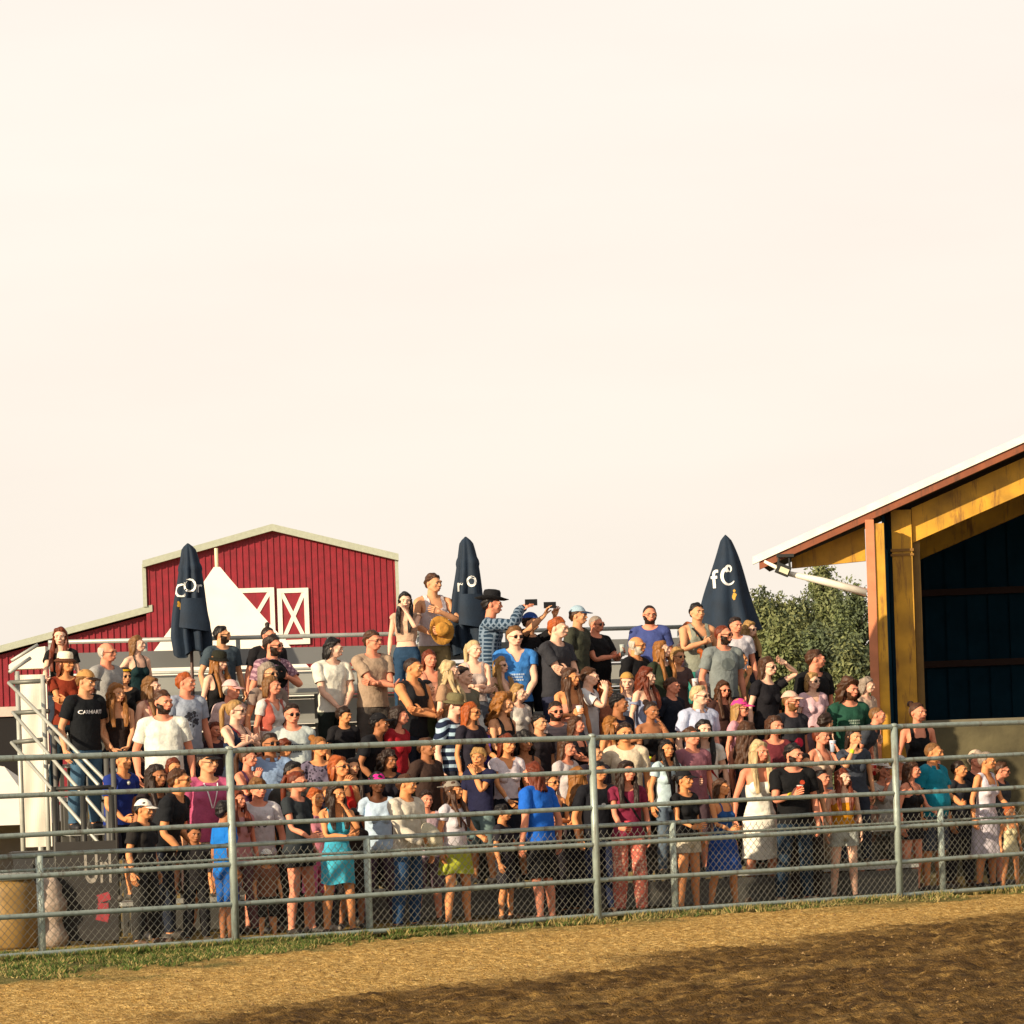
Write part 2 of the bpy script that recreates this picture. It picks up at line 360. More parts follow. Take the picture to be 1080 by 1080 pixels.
# back closure boards of the understructure
# ---- lower side stand at the right
s2 = empty('side_bleacher', (BO.x, BO.y, 0), BA); tag(s2, 'low three-row bleacher right of the grandstand, mostly hidden by people', 'bleachers')
A0, A1 = s_at(834, 1), s_at(925, 1)
for k in (1, 2, 3):
    d = ROWD*(k-1); z = ROWZ*k
    MB().box(((A0+A1)/2, d+.18, z-.02), (A1-A0, .34, .04)).build('foot_plank', ALU, s2)
    MB().box(((A0+A1)/2, d+.03, z-.195), (A1-A0-.02, .025, .27)).build('riser', STEEL, s2)
    MB().box(((A0+A1)/2, d+.58, z+.40), (A1-A0, .24, .05)).build('seat_plank', ALU, s2)
for s in (A0+.1, (A0+A1)/2, A1-.1):
    m = MB(); m.bar((s, .05, .30), (s, ROWD*3-.1, ROWZ*3-.08), .06, .08)
    for k in (1,2,3): m.bar((s, ROWD*(k-1)+.5, 0), (s, ROWD*(k-1)+.5, ROWZ*k+.36), .05, .05)
    m.build('frame', STEEL, s2)

# ---- stepped landing beside the grandstand, where the first people stand
es = empty('end_stairs', (BO.x, BO.y, 0), BA); tag(es, 'stepped aluminium landing behind the stair railing at the left end of the grandstand', 'stairs')
for k in (1, 2, 3, 4, 5, 6):
    d = ROWD*(k-1); z = ROWZ*k; a_ = s_at((118, 104, 66, 60, 57, 57)[k-1], d+.2); b_ = SL-.01
    if b_-a_ < .15: continue
    MB().box(((a_+b_)/2, d+.30, z-.024), (b_-a_, .60, .04)).build('tread', ALU, es)
    q = MB()
    for s in (a_+.05, b_-.06): q.bar((s, d+.1, 0), (s, d+.1, z-.045), .045, .045); q.bar((s, d+.52, 0), (s, d+.52, z-.045), .045, .045)
    q.bar((a_+.05, d+.1, .1), (b_-.06, d+.1, z-.1), .03, .03); q.build('support', STEEL, es)
pt = at(968, 760, 45.6); wb = empty('wooden_step', (pt.x, 45.6, 0)); tag(wb, 'low wooden step box under the woman in front of the concrete wall', 'step')
MB().box((0, 0, .43), (.8, .6, .04)).build('top_board', mat('step_wood', (.25,.16,.08), .8), wb)
for sx_ in (-.36, .36): MB().box((sx_, 0, .205), (.04, .56, .41)).build('side_board', mat('step_wood', (.25,.16,.08), .8), wb)
# ---- end stair guard (left)
sg = empty('stair_guard', (0,0,0)); tag(sg, 'pale pipe stair railing with sloping bars at the left end of the grandstand', 'railing')
PIPE = mat('pale_pipe', (.45,.47,.42), .45, .2, var=.15)
def tb(p, q, r, name='bar', m=PIPE): mm = MB(); mm.tube([p, q], r, 8); mm.build(name, m, sg, True)
Yb, Yf = 42.3, 40.4
for (x0,y0,x1,y1) in ((9,720,112,824),(13,751,112,866),(12,783,112,898),(50,768,104,828),(118,806,136,826),(118,840,152,878)):
    tb(at(x0,y0,Yb), at(x1,y1,Yf), .02, 'sloping_rail')
for (x0,y0,x1,y1) in ((10,720,48,718),(14,752,52,750),(14,783,46,780)):
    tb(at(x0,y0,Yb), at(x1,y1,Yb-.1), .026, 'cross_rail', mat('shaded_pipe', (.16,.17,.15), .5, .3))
for x, yt, Yq in ((18,708,Yb+.05),(45,712,Yb-.1),(57,770,42.0),(112,800,40.4),(119,800,40.3)):
    g = at(x, yt, Yq); tb((g.x, g.y, 0), g, .028, 'upright', PIPE if x < 50 else STEEL)
tb(at(10,709,Yb), at(32,694,Yb+.2), .022, 'top_rail'); tb(at(12,697,Yb+.3), at(40,680,Yb+.4), .02, 'top_rail')
# white sheet hung between the uprights
def sheet(px0, px1, py0, py1, Y, name, m, label, cat, th=.01, nx=14, nz=24, amp=.006):
    a, b = at(px0, py0, Y), at(px1, py0, Y+.05); z1 = at(px0, py1, Y).z
    v = []; f = []
    for j in range(nz+1):
        for i in range(nx+1):
            t = i/nx; z = a.z + (z1-a.z)*j/nz; p = a.lerp(b, t); v.append((p.x, p.y + amp*math.sin(t*9+j*.3) + amp*.6*math.sin(j*1.1+t*3), z))
    for j in range(nz):
        for i in range(nx): q = j*(nx+1)+i; f.append((q, q+1, q+nx+2, q+nx+1))
    n = len(v); v += [(x, y+th, z) for x, y, z in v]; f += [tuple(n+k for k in reversed(q)) for q in f]
    o = link(name, mesh_np(name, np.array(v), f, [m], smooth=False)); tag(o, label, cat); return o
WHITE = mat('white_vinyl', (.86,.80,.70), .7, var=.06, scale=3)
sheet(19, 49, 712, 894, 44.3, 'white_banner', WHITE, 'tall white vinyl sheet hung behind the stair railing at far left', 'banner')
# box structure peak at the top of the sheet
m = MB(); a = at(12, 700, 44.6)
c0, c1 = at(9,706,44.4), at(48,700,44.4); zt = at(30,684,44.4).z
m.prism([(c0.x, c0.z), (c1.x, c0.z), (c1.x, zt+.02), ((c0.x+c1.x)/2+.02, zt), (c0.x, c0.z+.05)], 44.42, 44.9)
tag(m.build('white_tarp', WHITE), 'white sloping tarp corner above the stair railing', 'tarp')
# dark booth base, gate posts, sign, barrel
m = MB(); p = at(38, 905, 40.5); m.box((p.x, p.y, p.z-.28), (.45, .3, .62)); m.box((p.x, p.y-.02, p.z+.05), (.52, .36, .05)); m.box((p.x-.1, p.y-.17, p.z-.2), (.18,.02,.3)); tag(m.build('equipment_case', mat('case_black', (.02,.02,.02), .5)), 'black equipment case standing below the white sheet', 'case')
gt = empty('side_gate', (0,0,0)); tag(gt, 'dark pipe gate carrying a black poster beside the stair railing', 'gate')
for x in (57, 68, 87, 117):
    g = at(x, 830 if x != 68 else 900, 38.9); mm = MB(); mm.tube([(g.x, g.y, 0), g], .03, 8); mm.build('gate_post', mat('gate_dark', (.035,.035,.03), .5, .3), gt, True)
for y in (832, 905):
    mm = MB(); mm.tube([at(57, y, 38.9), at(117, y-2, 38.9)], .022, 8); mm.build('gate_bar', mat('gate_dark', (.035,.035,.03)), gt, True)
pp = empty('poster', tuple(at(92, 945, 38.8))); tag(pp, 'charcoal poster with white lettering and a red patch behind the wire mesh', 'poster')
mm = MB(); mm.box((.0, 0, .05), (.62, .012, 1.02)); mm.build('panel', mat('poster_black', (.022,.02,.018), .8, var=.2), pp)
V, F = text_mesh('Url', .30); V2 = np.stack([V[:,0]*.75+.12, np.full(len(V), -.009), V[:,1]*1.5+.27], 1)
link('lettering', mesh_np('lettering', V2, F, [mat('ink_white', (.28,.26,.22), .7)]), pp)
mm = MB(); 
for k in range(3): mm.box((.17-.01*k, -.009, -.02-.10*k), (.13-.02*(k%2), .004, .085), M=Matrix.Rotation(.25*(k-1), 3, 'Y'))
mm.build('red_patch', mat('ink_red', (.28,.025,.035), .7), pp)
bb = empty('barrel', (at(8, 950, 38.6).x, 38.6, 0)); tag(bb, 'yellow-brown plastic barrel behind the fence at the far left', 'barrel')
mm = MB(); mm.lathe([(.26,0),(.29,.03),(.30,.2),(.315,.28),(.30,.36),(.31,.55),(.30,.62),(.27,.70),(.02,.70)], n=24); mm.build('drum', mat('barrel_tan', (.30,.185,.055), .55, var=.25, scale=5), bb, True)
mm = MB(); mm.lathe([(.285,.70),(.305,.71),(.305,.75),(.28,.77),(.01,.77)], n=24); mm.build('rim', mat('barrel_grey', (.30,.31,.27), .5), bb, True)
bg_ = MB(); 
ps = []
for k in range(9): ps.append((.14*(1+.25*math.sin(k*1.7))*(1 if k < 8 else .3), .09*k))
bg_.lathe(ps, tuple(Vector((at(55, 990, 38.7).x, 38.7, 0))), 12); tag(bg_.build('rubbish_bag', mat('bag_grey', (.42,.33,.26), .6, bump=.6, bscale=25, var=.3), smooth=True), 'crumpled translucent grey rubbish bag beside the gate post', 'bag')
# distant low white canopy at far left
cn = empty('canopy_tent', tuple(at(-10, 870, 60))); cn.location.z = 0; tag(cn, 'low white canopy tent behind the fence at the left edge', 'tent')
zt = at(0, 802, 60).z; ze = at(0, 868, 60).z; w = 2.2
mm = MB(); v = [(-w,-w,ze),(w*.52,-w,ze),(w*.52,w,ze),(-w,w,ze),(-.3,0,zt),(.25,0,zt-.1)]; mm.add(v, [(0,1,5,4),(1,2,5),(2,3,4,5),(3,0,4),(3,2,1,0)]); mm.build('roof', WHITE, cn)
for x, y in ((-w+.1,-w+.1),(w*.52-.1,-w+.1),(w*.52-.1,w-.1),(-w+.1,w-.1)):
    mm = MB(); mm.tube([(x,y,0),(x,y,ze)], .04, 8); mm.build('leg', PIPE, cn)
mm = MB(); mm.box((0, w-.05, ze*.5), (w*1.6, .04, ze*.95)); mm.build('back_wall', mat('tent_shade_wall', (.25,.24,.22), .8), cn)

# ---- red barn
YB = 140.0
bn = empty('red_barn', (at(285, HOR, YB).x, YB, 0), R(3.2)); tag(bn, 'red metal barn with white roof trim and a lower lean-to wing', 'barn')
RED = mat('barn_red', (.26,.006,.020), .6, var=.3, scale=3, bump=.1); TRIM = mat('barn_trim', (.40,.44,.36), .6)
ox = bn.location.x
def bx(px, py): p = at(px, py, YB); return p.x-ox, p.z
gab = [0, bx(153,596), bx(287,560), bx(418,588), 0]; gab[0] = (gab[1][0], -1); gab[4] = (gab[3][0], -1)
m = MB(); m.prism(gab, 0, 22)
x0, x1 = gab[0][0], gab[4][0]
pk = gab[2]
def roofz(x):
    if x < pk[0]: return gab[1][1] + (pk[1]-gab[1][1])*(x-gab[1][0])/(pk[0]-gab[1][0])
    return pk[1] + (gab[3][1]-pk[1])*(x-pk[0])/(gab[3][0]-pk[0])
for x in np.arange(x0+.12, x1-.05, .23): m.box((x, -.02, (roofz(x)-.05)/2-.0), (.06, .03, roofz(x)-.12))
m.build('wall', RED, bn)
m = MB()
l0, l1 = bx(-60,706), bx(160,646)
m.prism([(l0[0], -1), (l0[0], l0[1]-.05), (x0-.02, l1[1]-.1), (x0-.02, -1)], .3, 22)
for x in np.arange(l0[0]+.1, x0-.1, .23):
    zz = l0[1]+(l1[1]-l0[1])*(x-l0[0])/(l1[0]-l0[0]); zb = bx(0,746)[1] if x < bx(18,0)[0] else 0
    m.box((x, .28, (zz+zb)/2-.06), (.06, .05, zz-zb-.16))
m.build('lean_to_wall', RED, bn)
def trim(p, q, w, name='roof_trim', y0=-.35, y1=22.3, mt=TRIM):
    (xa, za), (xb, zb) = p, q; m = MB(); m.prism([(xa, za-w), (xb, zb-w), (xb, zb), (xa, za)], y0, y1); m.build(name, mt, bn)
trim(bx(151,592), bx(287,553), .25); trim(bx(287,553), bx(420,584), .25)
trim(bx(-60,698), bx(161,638), .25, 'lean_to_trim', -.05)
m = MB(); m.box((x0-.03, -.06, (bx(150,640)[1]+gab[1][1])/2), (.14, .1, gab[1][1]-bx(150,641)[1])); m.build('corner_trim', TRIM, bn)
m = MB(); m.box((x1+.0, -.06, gab[3][1]/2), (.12, .1, gab[3][1]-.1)); m.build('corner_trim', TRIM, bn)
m = MB(); q = bx(0,751); m.box((bx(-20,0)[0], .2, q[1]), (bx(18,0)[0]-bx(-60,0)[0], .2, .36)); m.build('opening_trim', mat('trim_pinkish', (.6,.48,.42), .7), bn)
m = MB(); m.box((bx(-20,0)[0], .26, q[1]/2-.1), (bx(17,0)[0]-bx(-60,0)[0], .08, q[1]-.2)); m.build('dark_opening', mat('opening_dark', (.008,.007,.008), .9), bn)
# loft doors : two leaves, each framed with an X
LW = mat('door_white', (.80,.78,.70), .6)
def leaf(xa, xb):
    ld = empty('loft_door', (0,0,0)); ld.parent = bn
    (ax, az), (bx_, bz) = bx(xa, 621), bx(xb, 679); w = .17
    mp = MB(); mp.box(((ax+bx_)/2, -.055, (az+bz)/2), (bx_-ax, .05, az-bz)); mp.build('panel', RED, ld)
    mf = MB(); y = -.10
    mf.box(((ax+bx_)/2, y, az-w/2), (bx_-ax, .05, w)); mf.box(((ax+bx_)/2, y, bz+w/2), (bx_-ax, .05, w))
    for x in (ax+w/2, bx_-w/2): mf.box((x, y-.004, (az+bz)/2), (w, .05, az-bz-2*w))
    mf.bar((ax+w, y+.008, az-w), (bx_-w, y+.008, bz+w), .05, w*.8, up=(0,1,0)) if False else None
    for (p, q) in (((ax+w, az-w), (bx_-w, bz+w)), ((bx_-w, az-w), (ax+w, bz+w))):
        P, Q = Vector((p[0], y+.006 if p[0] < q[0] else y+.012, p[1])), Vector((q[0], y+.006 if p[0] < q[0] else y+.012, q[1])); D = (Q-P).normalized(); N = Vector((D.z, 0, -D.x))*w*.42
        vs = [P-N, Q-N, Q+N, P+N]; vs = [v+Vector((0,-.02,0)) for v in vs] + [v+Vector((0,.02,0)) for v in vs]
        mf.add(vs, [(0,1,2,3),(7,6,5,4),(0,4,5,1),(1,5,6,2),(2,6,7,3),(3,7,4,0)])
    mf.build('white_frame', LW, ld)
leaf(248, 291); leaf(292, 327)

# ---- white high-peak tent
YT = 72.0
tn_ = empty('peaked_tent', (at(235, HOR, YT).x, YT, 0)); tag(tn_, 'white high-peak festival tent with a spike in front of the red barn', 'tent')
tz = at(233, 598, YT).z; m = MB(); m.sm = True
n = 4; prof = []
def side(t): return .06 + 2.42*t**1.03     # half width down the slope
vs = []; fs = []; NL = 16; NS = 8
for i in range(NL+1):
    t = i/NL; hw = side(t)*(1.0); z = tz - t*(tz-2.3)
    ring = []
    for k in range(4):
        a, b = (( -1,-1),(1,-1),(1,1),(-1,1))[k], ((1,-1),(1,1),(-1,1),(-1,-1))[k]
        for q in range(NS):
            u = q/NS; x = a[0]+(b[0]-a[0])*u; y = a[1]+(b[1]-a[1])*u; sag = 1-.05*math.sin(math.pi*u)*t
            c, s_ = math.cos(.12), math.sin(.12); ring.append(((x*c-y*s_)*hw*sag, (x*s_+y*c)*hw*sag, z))
    vs += ring
N = 4*NS
for i in range(NL):
    for k in range(N): fs.append((i*N+k, (i+1)*N+k, (i+1)*N+(k+1)%N, i*N+(k+1)%N))
m.add(vs, fs); m.build('canopy', WHITE, tn_, False)
m = MB(); m.tube([(0,0,tz-.2),(0,0,at(233,578,YT).z)], .035, 8); m.build('spike', mat('spike', (.75,.68,.45), .5), tn_)
hw = side(1)
m = MB(); m.box((0,0,2.12), (hw*2*.99, hw*2*.99, .4), rz=.12); m.build('valance', WHITE, tn_)
for a, b in ((-1,-1),(1,-1),(1,1),(-1,1)):
    c, s_ = math.cos(.12), math.sin(.12); x, y = a*hw*.96, b*hw*.96
    m = MB(); m.tube([((x*c-y*s_), (x*s_+y*c), 0), ((x*c-y*s_), (x*s_+y*c), 2.2)], .05, 8); m.build('leg', PIPE, tn_)

# ---- umbrellas, folded
NAVY = mat('navy_canvas', (.005,.019,.042), .8, var=.3, scale=6, bump=.2)
def umbrella(px, ytip, ybot, Y, rmax, label, decals, skirt=.0, pole_to=None, folds=7, seed=0):
    tip = at(px, ytip, Y); zb = at(px, ybot, Y).z
    ub = empty('parasol', (tip.x, Y, 0)); tag(ub, label, 'parasol', 'folded navy parasols behind the crowd')
    H = tip.z-zb; rg = random.Random(seed); ph = [rg.uniform(-.4,.4) for _ in range(folds)]
    n = folds*10; L = 34; vs = []; fs = []
    def rad(t, th):
        if rmax > .3: base = .035 + (rmax-.035)*t**.86
        else: base = min(.055+.20*t**.75, .3)*(rmax/.235) if t < .84 else (.055+.20*.84**.75)*(rmax/.235)*(1-(t-.84)*skirt)
        f = .5+.5*math.cos(th*folds + 1.2*math.sin(th*2+seed)); amp = (.10+.38*min(1, t*1.3)) if rmax <= .3 else (.06+.16*t)
        r = base*(1-amp*(1-f)**1.5)
        if t < .06: r *= math.sqrt(max(.001, t/.06))*.9+.1
        return r
    for i in range(L+1):
        t = i/L
        for k in range(n):
            th = 2*math.pi*k/n; r = rad(t, th); hem = .07*math.sin(th*folds*.5+seed)*(1 if i == L else 0)
            if .20 < t < .26 and rmax <= .3: r *= 1.10
            vs.append((r*math.cos(th)+.012*math.sin(t*7), r*math.sin(th), tip.z - H*t + hem*.6))
    for i in range(L):
        for k in range(n): a = i*n+k; b = i*n+(k+1)%n; fs.append((a, a+n, b+n, b))
    fs.append(tuple(range(n-1,-1,-1)))
    V = np.array(vs); cm = link('canopy', mesh_np('canopy', V, fs, [NAVY], smooth=True), ub)
    # overlapping flap of cloth
    if rmax <= .3:
        fl = MB(); fl.sm = True; vv = []; ff = []
        for j in range(9):
            for k in range(9):
                th = -2.0 + 1.5*k/8; t = .5+.26*j/8; r = (.055+.20*t**.75)*(rmax/.235)*(1.04+.10*j/8+.03*math.sin(k)); vv.append((r*math.cos(th), r*math.sin(th), tip.z-H*(t + (.05*k/8 if j == 8 else 0))))
        for j in range(8):
            for k in range(8): q = j*9+k; ff.append((q, q+9, q+10, q+1))
        nv = len(vv); vv2 = [(x*.96, y*.96, z) for x, y, z in vv]; fl.add(vv+vv2, ff+[tuple(nv+i for i in reversed(q)) for q in ff]); fl.build('flap', NAVY, ub, True)
    pm = MB(); pm.tube([(0,0,2.22), (0,0,tip.z-.02)], .02, 8); pm.build('pole', mat('pole_dark', (.10,.06,.05), .5, .3), ub)
    pm = MB(); pm.lathe([(.16,2.225),(.16,2.27),(.05,2.29),(.03,2.45),(.001,2.45)], n=16); pm.build('base', mat('pole_dark', (.1,.06,.05)), ub)
    bvh = BVHTree.FromPolygons([Vector(v) for v in vs], fs)
    for (kind, dx, y_, size, color, rotz) in decals:
        zc = at(px, y_, Y).z
        if kind == 'blob':
            Vt = []; Ft = []
            for q in range(7):
                b0 = len(Vt); cx, cy = rg.uniform(-.3,.3)*size, rg.uniform(-.5,.5)*size*1.4
                for w_ in range(5): Vt.append((cx+size*.22*math.cos(w_*1.257+q), cy+size*.28*math.sin(w_*1.257+q), 0))
                Ft.append(tuple(range(b0, b0+5)))
            Vt = np.array(Vt)
        elif kind == 'swirl':      # looped script capital
            Vt = []; Ft = []; P = []
            for q in range(41):
                a = q/40
                if a < .38: th = -1.2 + a/.38*5.6; cx, cz, rr = .05, .20, .13+.0*a; P.append((cx+rr*.8*math.cos(th), cz+rr*math.sin(th)))
                else: b_ = (a-.38)/.62; th = 1.75 + b_*3.9; P.append((.03+.27*math.cos(th), -.10+.34*math.sin(th)))
            for q, (x, z) in enumerate(P):
                x2, z2 = P[min(q+1, 40)]; x1_, z1_ = P[max(q-1, 0)]; tx, tz_ = x2-x1_, z2-z1_; l = math.hypot(tx, tz_) or 1; w_ = .045*(.5+math.sin(q/40*math.pi))
                Vt += [(x-tz_/l*w_, z+tx/l*w_, 0), (x+tz_/l*w_, z-tx/l*w_, 0)]
            Ft = [(2*q, 2*q+2, 2*q+3, 2*q+1) for q in range(40)]; Vt = np.array(Vt)*size
        else:
            Vt, Ft = text_mesh(kind, size)
            Vt[:,1] *= 1.15
        # cut long letters into projected points
        out = []
        for v in Vt:
            xq = dx+v[0]*math.cos(rotz); h = None
            for kq in (1, .93, .85, .75, .6):
                h = bvh.ray_cast(Vector((xq*kq, -3, zc+v[1])), Vector((0,1,0)))[0]
                if h: xq *= kq; break
            out.append((xq, (h.y if h else -.1)-.008, zc+v[1]))
        link('lettering' if color != 'gold' else 'emblem', mesh_np('decal', np.array(out), Ft, [mat('gold_print', (.55,.30,.03), .7) if color == 'gold' else mat('print_white', (.80,.82,.80), .7)]), ub)
ULINE = ROWD*5+.45
def uY(px): return on_line(px, HOR, BO, BN, ULINE)[1]
umbrella(198, 573, 690, uY(198), .262, 'folded navy parasol with white letters in front of the white tent', [('C',-.10,624,.20,'w',0),('O',.02,619,.20,'w',0),('r',.12,620,.17,'w',0),('blob',-.11,640,.07,'gold',0),('blob',.01,638,.09,'gold',0),('x',.09,636,.11,'w',0),('n',.15,640,.10,'w',0)], .4, seed=3)
umbrella(491, 566, 688, uY(491), .255, 'folded navy parasol between the man in white tank and the man in black hat', [('o',.055,612,.24,'w',0),('r',-.09,618,.19,'w',0),('blob',.04,633,.08,'gold',0)], .5, seed=5)
umbrella(765, 564, 668, uY(765), .425, 'widest folded navy parasol with a looped white letter, right of the other two', [('swirl',.0,606,.30,'w',0),('f',-.165,612,.28,'w',0),('blob',.06,629,.08,'gold',0)], 0, folds=6, seed=2)

# ---- open shed at right
YS = 49.0
sh = empty('open_shed', (at(960, HOR, YS).x, YS, 0)); tag(sh, 'open-sided shed with yellow steel rafters, brown fascia and dark interior', 'shed')
ox2 = sh.location.x
sh.rotation_euler = (0, 0, R(-7))
def sx(px, py, Y=YS): p = at(px, py, Y); return Vector((p.x-ox2, p.y-YS, p.z))
e0, e1 = sx(801,592), sx(1080,468); slope = (e1.z-e0.z)/(e1.x-e0.x); XR = e0.x+7.2
def rz_(x): return e0.z + slope*(x-e0.x)
XP = e0.x+9.5; EX = 2*XP-e0.x; DEP = 13
YEL = mat('yellow_steel', (.72,.34,.018), .6, var=.45, scale=2.6, bump=.1); ORG = mat('fascia_brown', (.24,.065,.02), .6, var=.25)
def rusty(m, rust=(.16,.06,.012,1)):
    nt = m.node_tree; b = nt.nodes['Principled BSDF']; old = b.inputs['Base Color'].links[0].from_socket
    tc = nn(nt, 'ShaderNodeTexCoord'); mp = nn(nt, 'ShaderNodeMapping'); mp.inputs['Scale'].default_value = (9, 9, 1.3); nt.links.new(tc.outputs['Object'], mp.inputs[0])
    n = nn(nt, 'ShaderNodeTexNoise'); n.inputs['Scale'].default_value = 1.1; n.inputs['Detail'].default_value = 9; n.inputs['Roughness'].default_value = .7; nt.links.new(mp.outputs[0], n.inputs['Vector'])
    r = nn(nt, 'ShaderNodeMapRange'); r.inputs['From Min'].default_value = .53; r.inputs['From Max'].default_value = .66; r.inputs['To Max'].default_value = .8; nt.links.new(n.outputs['Fac'], r.inputs['Value'])
    mx = nn(nt, 'ShaderNodeMixRGB'); nt.links.new(r.outputs[0], mx.inputs[0]); nt.links.new(old, mx.inputs[1]); mx.inputs[2].default_value = rust; nt.links.new(mx.outputs[0], b.inputs['Base Color'])
rusty(YEL); rusty(ORG, (.07,.03,.012,1)); rusty(GALV, (.13,.09,.06,1)); rusty(RED, (.15,.01,.015,1))
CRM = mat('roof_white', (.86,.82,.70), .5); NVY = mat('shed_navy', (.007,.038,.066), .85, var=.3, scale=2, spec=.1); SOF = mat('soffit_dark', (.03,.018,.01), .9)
def slab(name, z0, z1, y0, y1, m, xa=None, xb=None):
    for sgn in (1, -1):
        a = (e0.x if xa is None else xa); q = MB()
        b_ = XP if xb is None else xb; P = [(a, rz_(a)+z0), (b_, rz_(b_)+z0), (b_, rz_(b_)+z1), (a, rz_(a)+z1)]
        if sgn < 0: P = [(2*XP-x, z) for x, z in reversed(P)]
        q.prism(P, y0, y1); q.build(name, m, sh)
slab('fascia', -.10, .0, -.06, .0, ORG)
slab('roof_trim', .003, .10, -.09, .02, CRM, e0.x-.08)
RM = mat('roof_metal', (.45,.45,.42), .5, .3); xs_ = sx(916,560).x+.15
slab('roof', .02, .10, .025, 1.5, RM, e0.x, xs_); slab('roof', .021, .101, .03, DEP, RM, xs_+.01)
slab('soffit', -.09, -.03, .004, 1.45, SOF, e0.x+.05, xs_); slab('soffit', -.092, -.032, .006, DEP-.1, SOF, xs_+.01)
# rafters: tapered beams
def beam(y, w=.2):
    q = MB(); a, b = sx(838,599), sx(912,583); c = sx(912,552)
    (q if y < 2 else MB()).prism([(a.x-.05, a.z+.02), (b.x, sx(912,590).z), (b.x, rz_(b.x)-.13), (a.x-.05, rz_(a.x)-.13)], y, y+w*.6); (q.build('rafter', YEL, sh) if y < 2 else None)
    q = MB(); p0, p1 = sx(944,579), sx(962,571); r1 = sx(1080,512)
    q.prism([(p1.x, p1.z), (XP, r1.z+slope*.95*(XP-r1.x)), (XP, rz_(XP)-.16), (p1.x, rz_(p1.x)-.16)], y, y+w*.6); q.build('rafter', YEL, sh)
    xa, xb = 2*XP-p1.x, XP
    q = MB(); q.prism([(xb, r1.z+slope*.95*(XP-r1.x)), (xa, p1.z), (xa, rz_(p1.x)-.16), (xb, rz_(XP)-.16)], y, y+w*.6); q.build('rafter', YEL, sh)
beam(.38); beam(5.6)
ct = sx(952,560); m = MB(); cx = ct.x
m.box((cx-.02, .48, 2.38), (.26, .34, 4.76)); m.build('column', YEL, sh)
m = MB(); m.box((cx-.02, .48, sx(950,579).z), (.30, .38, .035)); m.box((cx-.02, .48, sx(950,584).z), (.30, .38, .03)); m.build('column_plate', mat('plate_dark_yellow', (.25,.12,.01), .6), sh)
m = MB(); m.box((cx+.16, .58, 2.2), (.09, .30, 4.4)); m.build('column_flange', mat('yellow_shaded', (.20,.11,.015), .6, var=.2), sh)  # right side of the column, its shade painted in as a darker yellow
p = sx(916,560); m = MB(); m.box((p.x+.02, -.10, rz_(p.x)/2-.04), (.11, .10, rz_(p.x)-.1)); m.build('corner_post', mat('post_pink', (.62,.22,.10), .6, var=.2, scale=6), sh)
m = MB(); m.box((p.x+.14, -.05, rz_(p.x)/2-.06), (.125, .14, rz_(p.x)-.16)); m.build('corner_post_edge', YEL, sh)
m = MB(); m.box((2*XP-cx, .85, 2.25), (.2,.34,4.5)); m.build('column', YEL, sh)
# side wall + back wall, corrugated, with girts
xw = p.x+.19
m = MB(); 
m.box((xw, DEP/2+.15, (rz_(xw)-.1)/2), (.04, DEP-.2, rz_(xw)-.1))
for y in np.arange(.3, DEP, .3): m.box((xw+.03, y, 2.15), (.03, .08, 4.2))
m.build('side_wall', NVY, sh)
yb = 9.0; m = MB(); XE = EX-1.3
m.box(((xw+XE)/2, yb+.05, 2.6), (XE-xw, .05, 5.2))
for x in np.arange(xw+.1, XE, .32): m.box((x, yb+.01, 2.6), (.07, .04, 5.2))
pz = rz_(XP)-.1
m.prism([(xw, 5.15), (XE, 5.15), (XP, pz)], yb+.03, yb+.07)
m.build('back_wall', NVY, sh)
for py in (607, 691):
    z = sx(1000, py).z; m = MB(); m.box(((xw+XE)/2, yb-.06, z*1.06-.14), (XE-xw, .12, .10)); m.build('girt', mat('girt_brown', (.045,.02,.015), .8), sh)
m = MB(); m.box((xw+XE-xw, .4+yb/2, 2.15), (.04, yb, 4.3)); m.build('side_wall', NVY, sh)
# concrete kick wall between the columns
cw = empty('concrete_wall', (0,0,0)); tag(cw, 'stained olive-grey concrete wall below the dark shed opening', 'wall')
CW = mat('wall_concrete', (.115,.10,.05), .9, var=.45, scale=2.5, bump=.4, bscale=12)
xa, xb = at(972,HOR,YS-.3).x, at(1300,HOR,YS-.3).x
for k in range(3):
    w = (xb-xa)/3; q = MB(); q.box((xa+w*(k+.5), YS-.3, .98), (w-.015, .18, 1.98)); q.build('panel', CW, cw)
q = MB(); q.box(((xa+xb)/2, YS-.3, 1.99), (xb-xa, .22, .04)); q.build('coping', mat('coping', (.16,.14,.09), .8), cw)
# floodlight and brace pipe
fl = empty('floodlight', tuple(at(826, 590, YS+.05))); tag(fl, 'black floodlight hanging under the left eave of the shed', 'lamp')
BLK = mat('lamp_black', (.02,.022,.02), .5)
def sz_(px, py): q = at(px, py, YS+.05)-fl.location; return q
m = MB(); c = sz_(826,601); Mx = Matrix.Rotation(.42, 3, 'Y'); m.box(c, (.18,.16,.13), M=Mx); m.build('housing', BLK, fl)
m = MB(); m.box(c+Mx @ Vector((.01,-.09,-.01)), (.12,.02,.07), M=Mx); m.build('lens', mat('lens', (.75,.72,.5), .2), fl)
m = MB(); m.tube([sz_(822,588), sz_(820,598)], .015, 6); m.tube([sz_(832,586), sz_(833,598)], .015, 6); m.box(sz_(828,586), (.22,.08,.04)); m.build('bracket', BLK, fl)
g = MB(); g.sm = True; g.tube([at(806,592,YS+.1), at(832,605,YS+.1), at(868,613,YS+.0), at(914,625,YS-.05)], [.02,.035,.05,.055], 10); tag(g.build('downpipe', CRM), 'white sloping downpipe from the eave to the pink corner post', 'pipe')

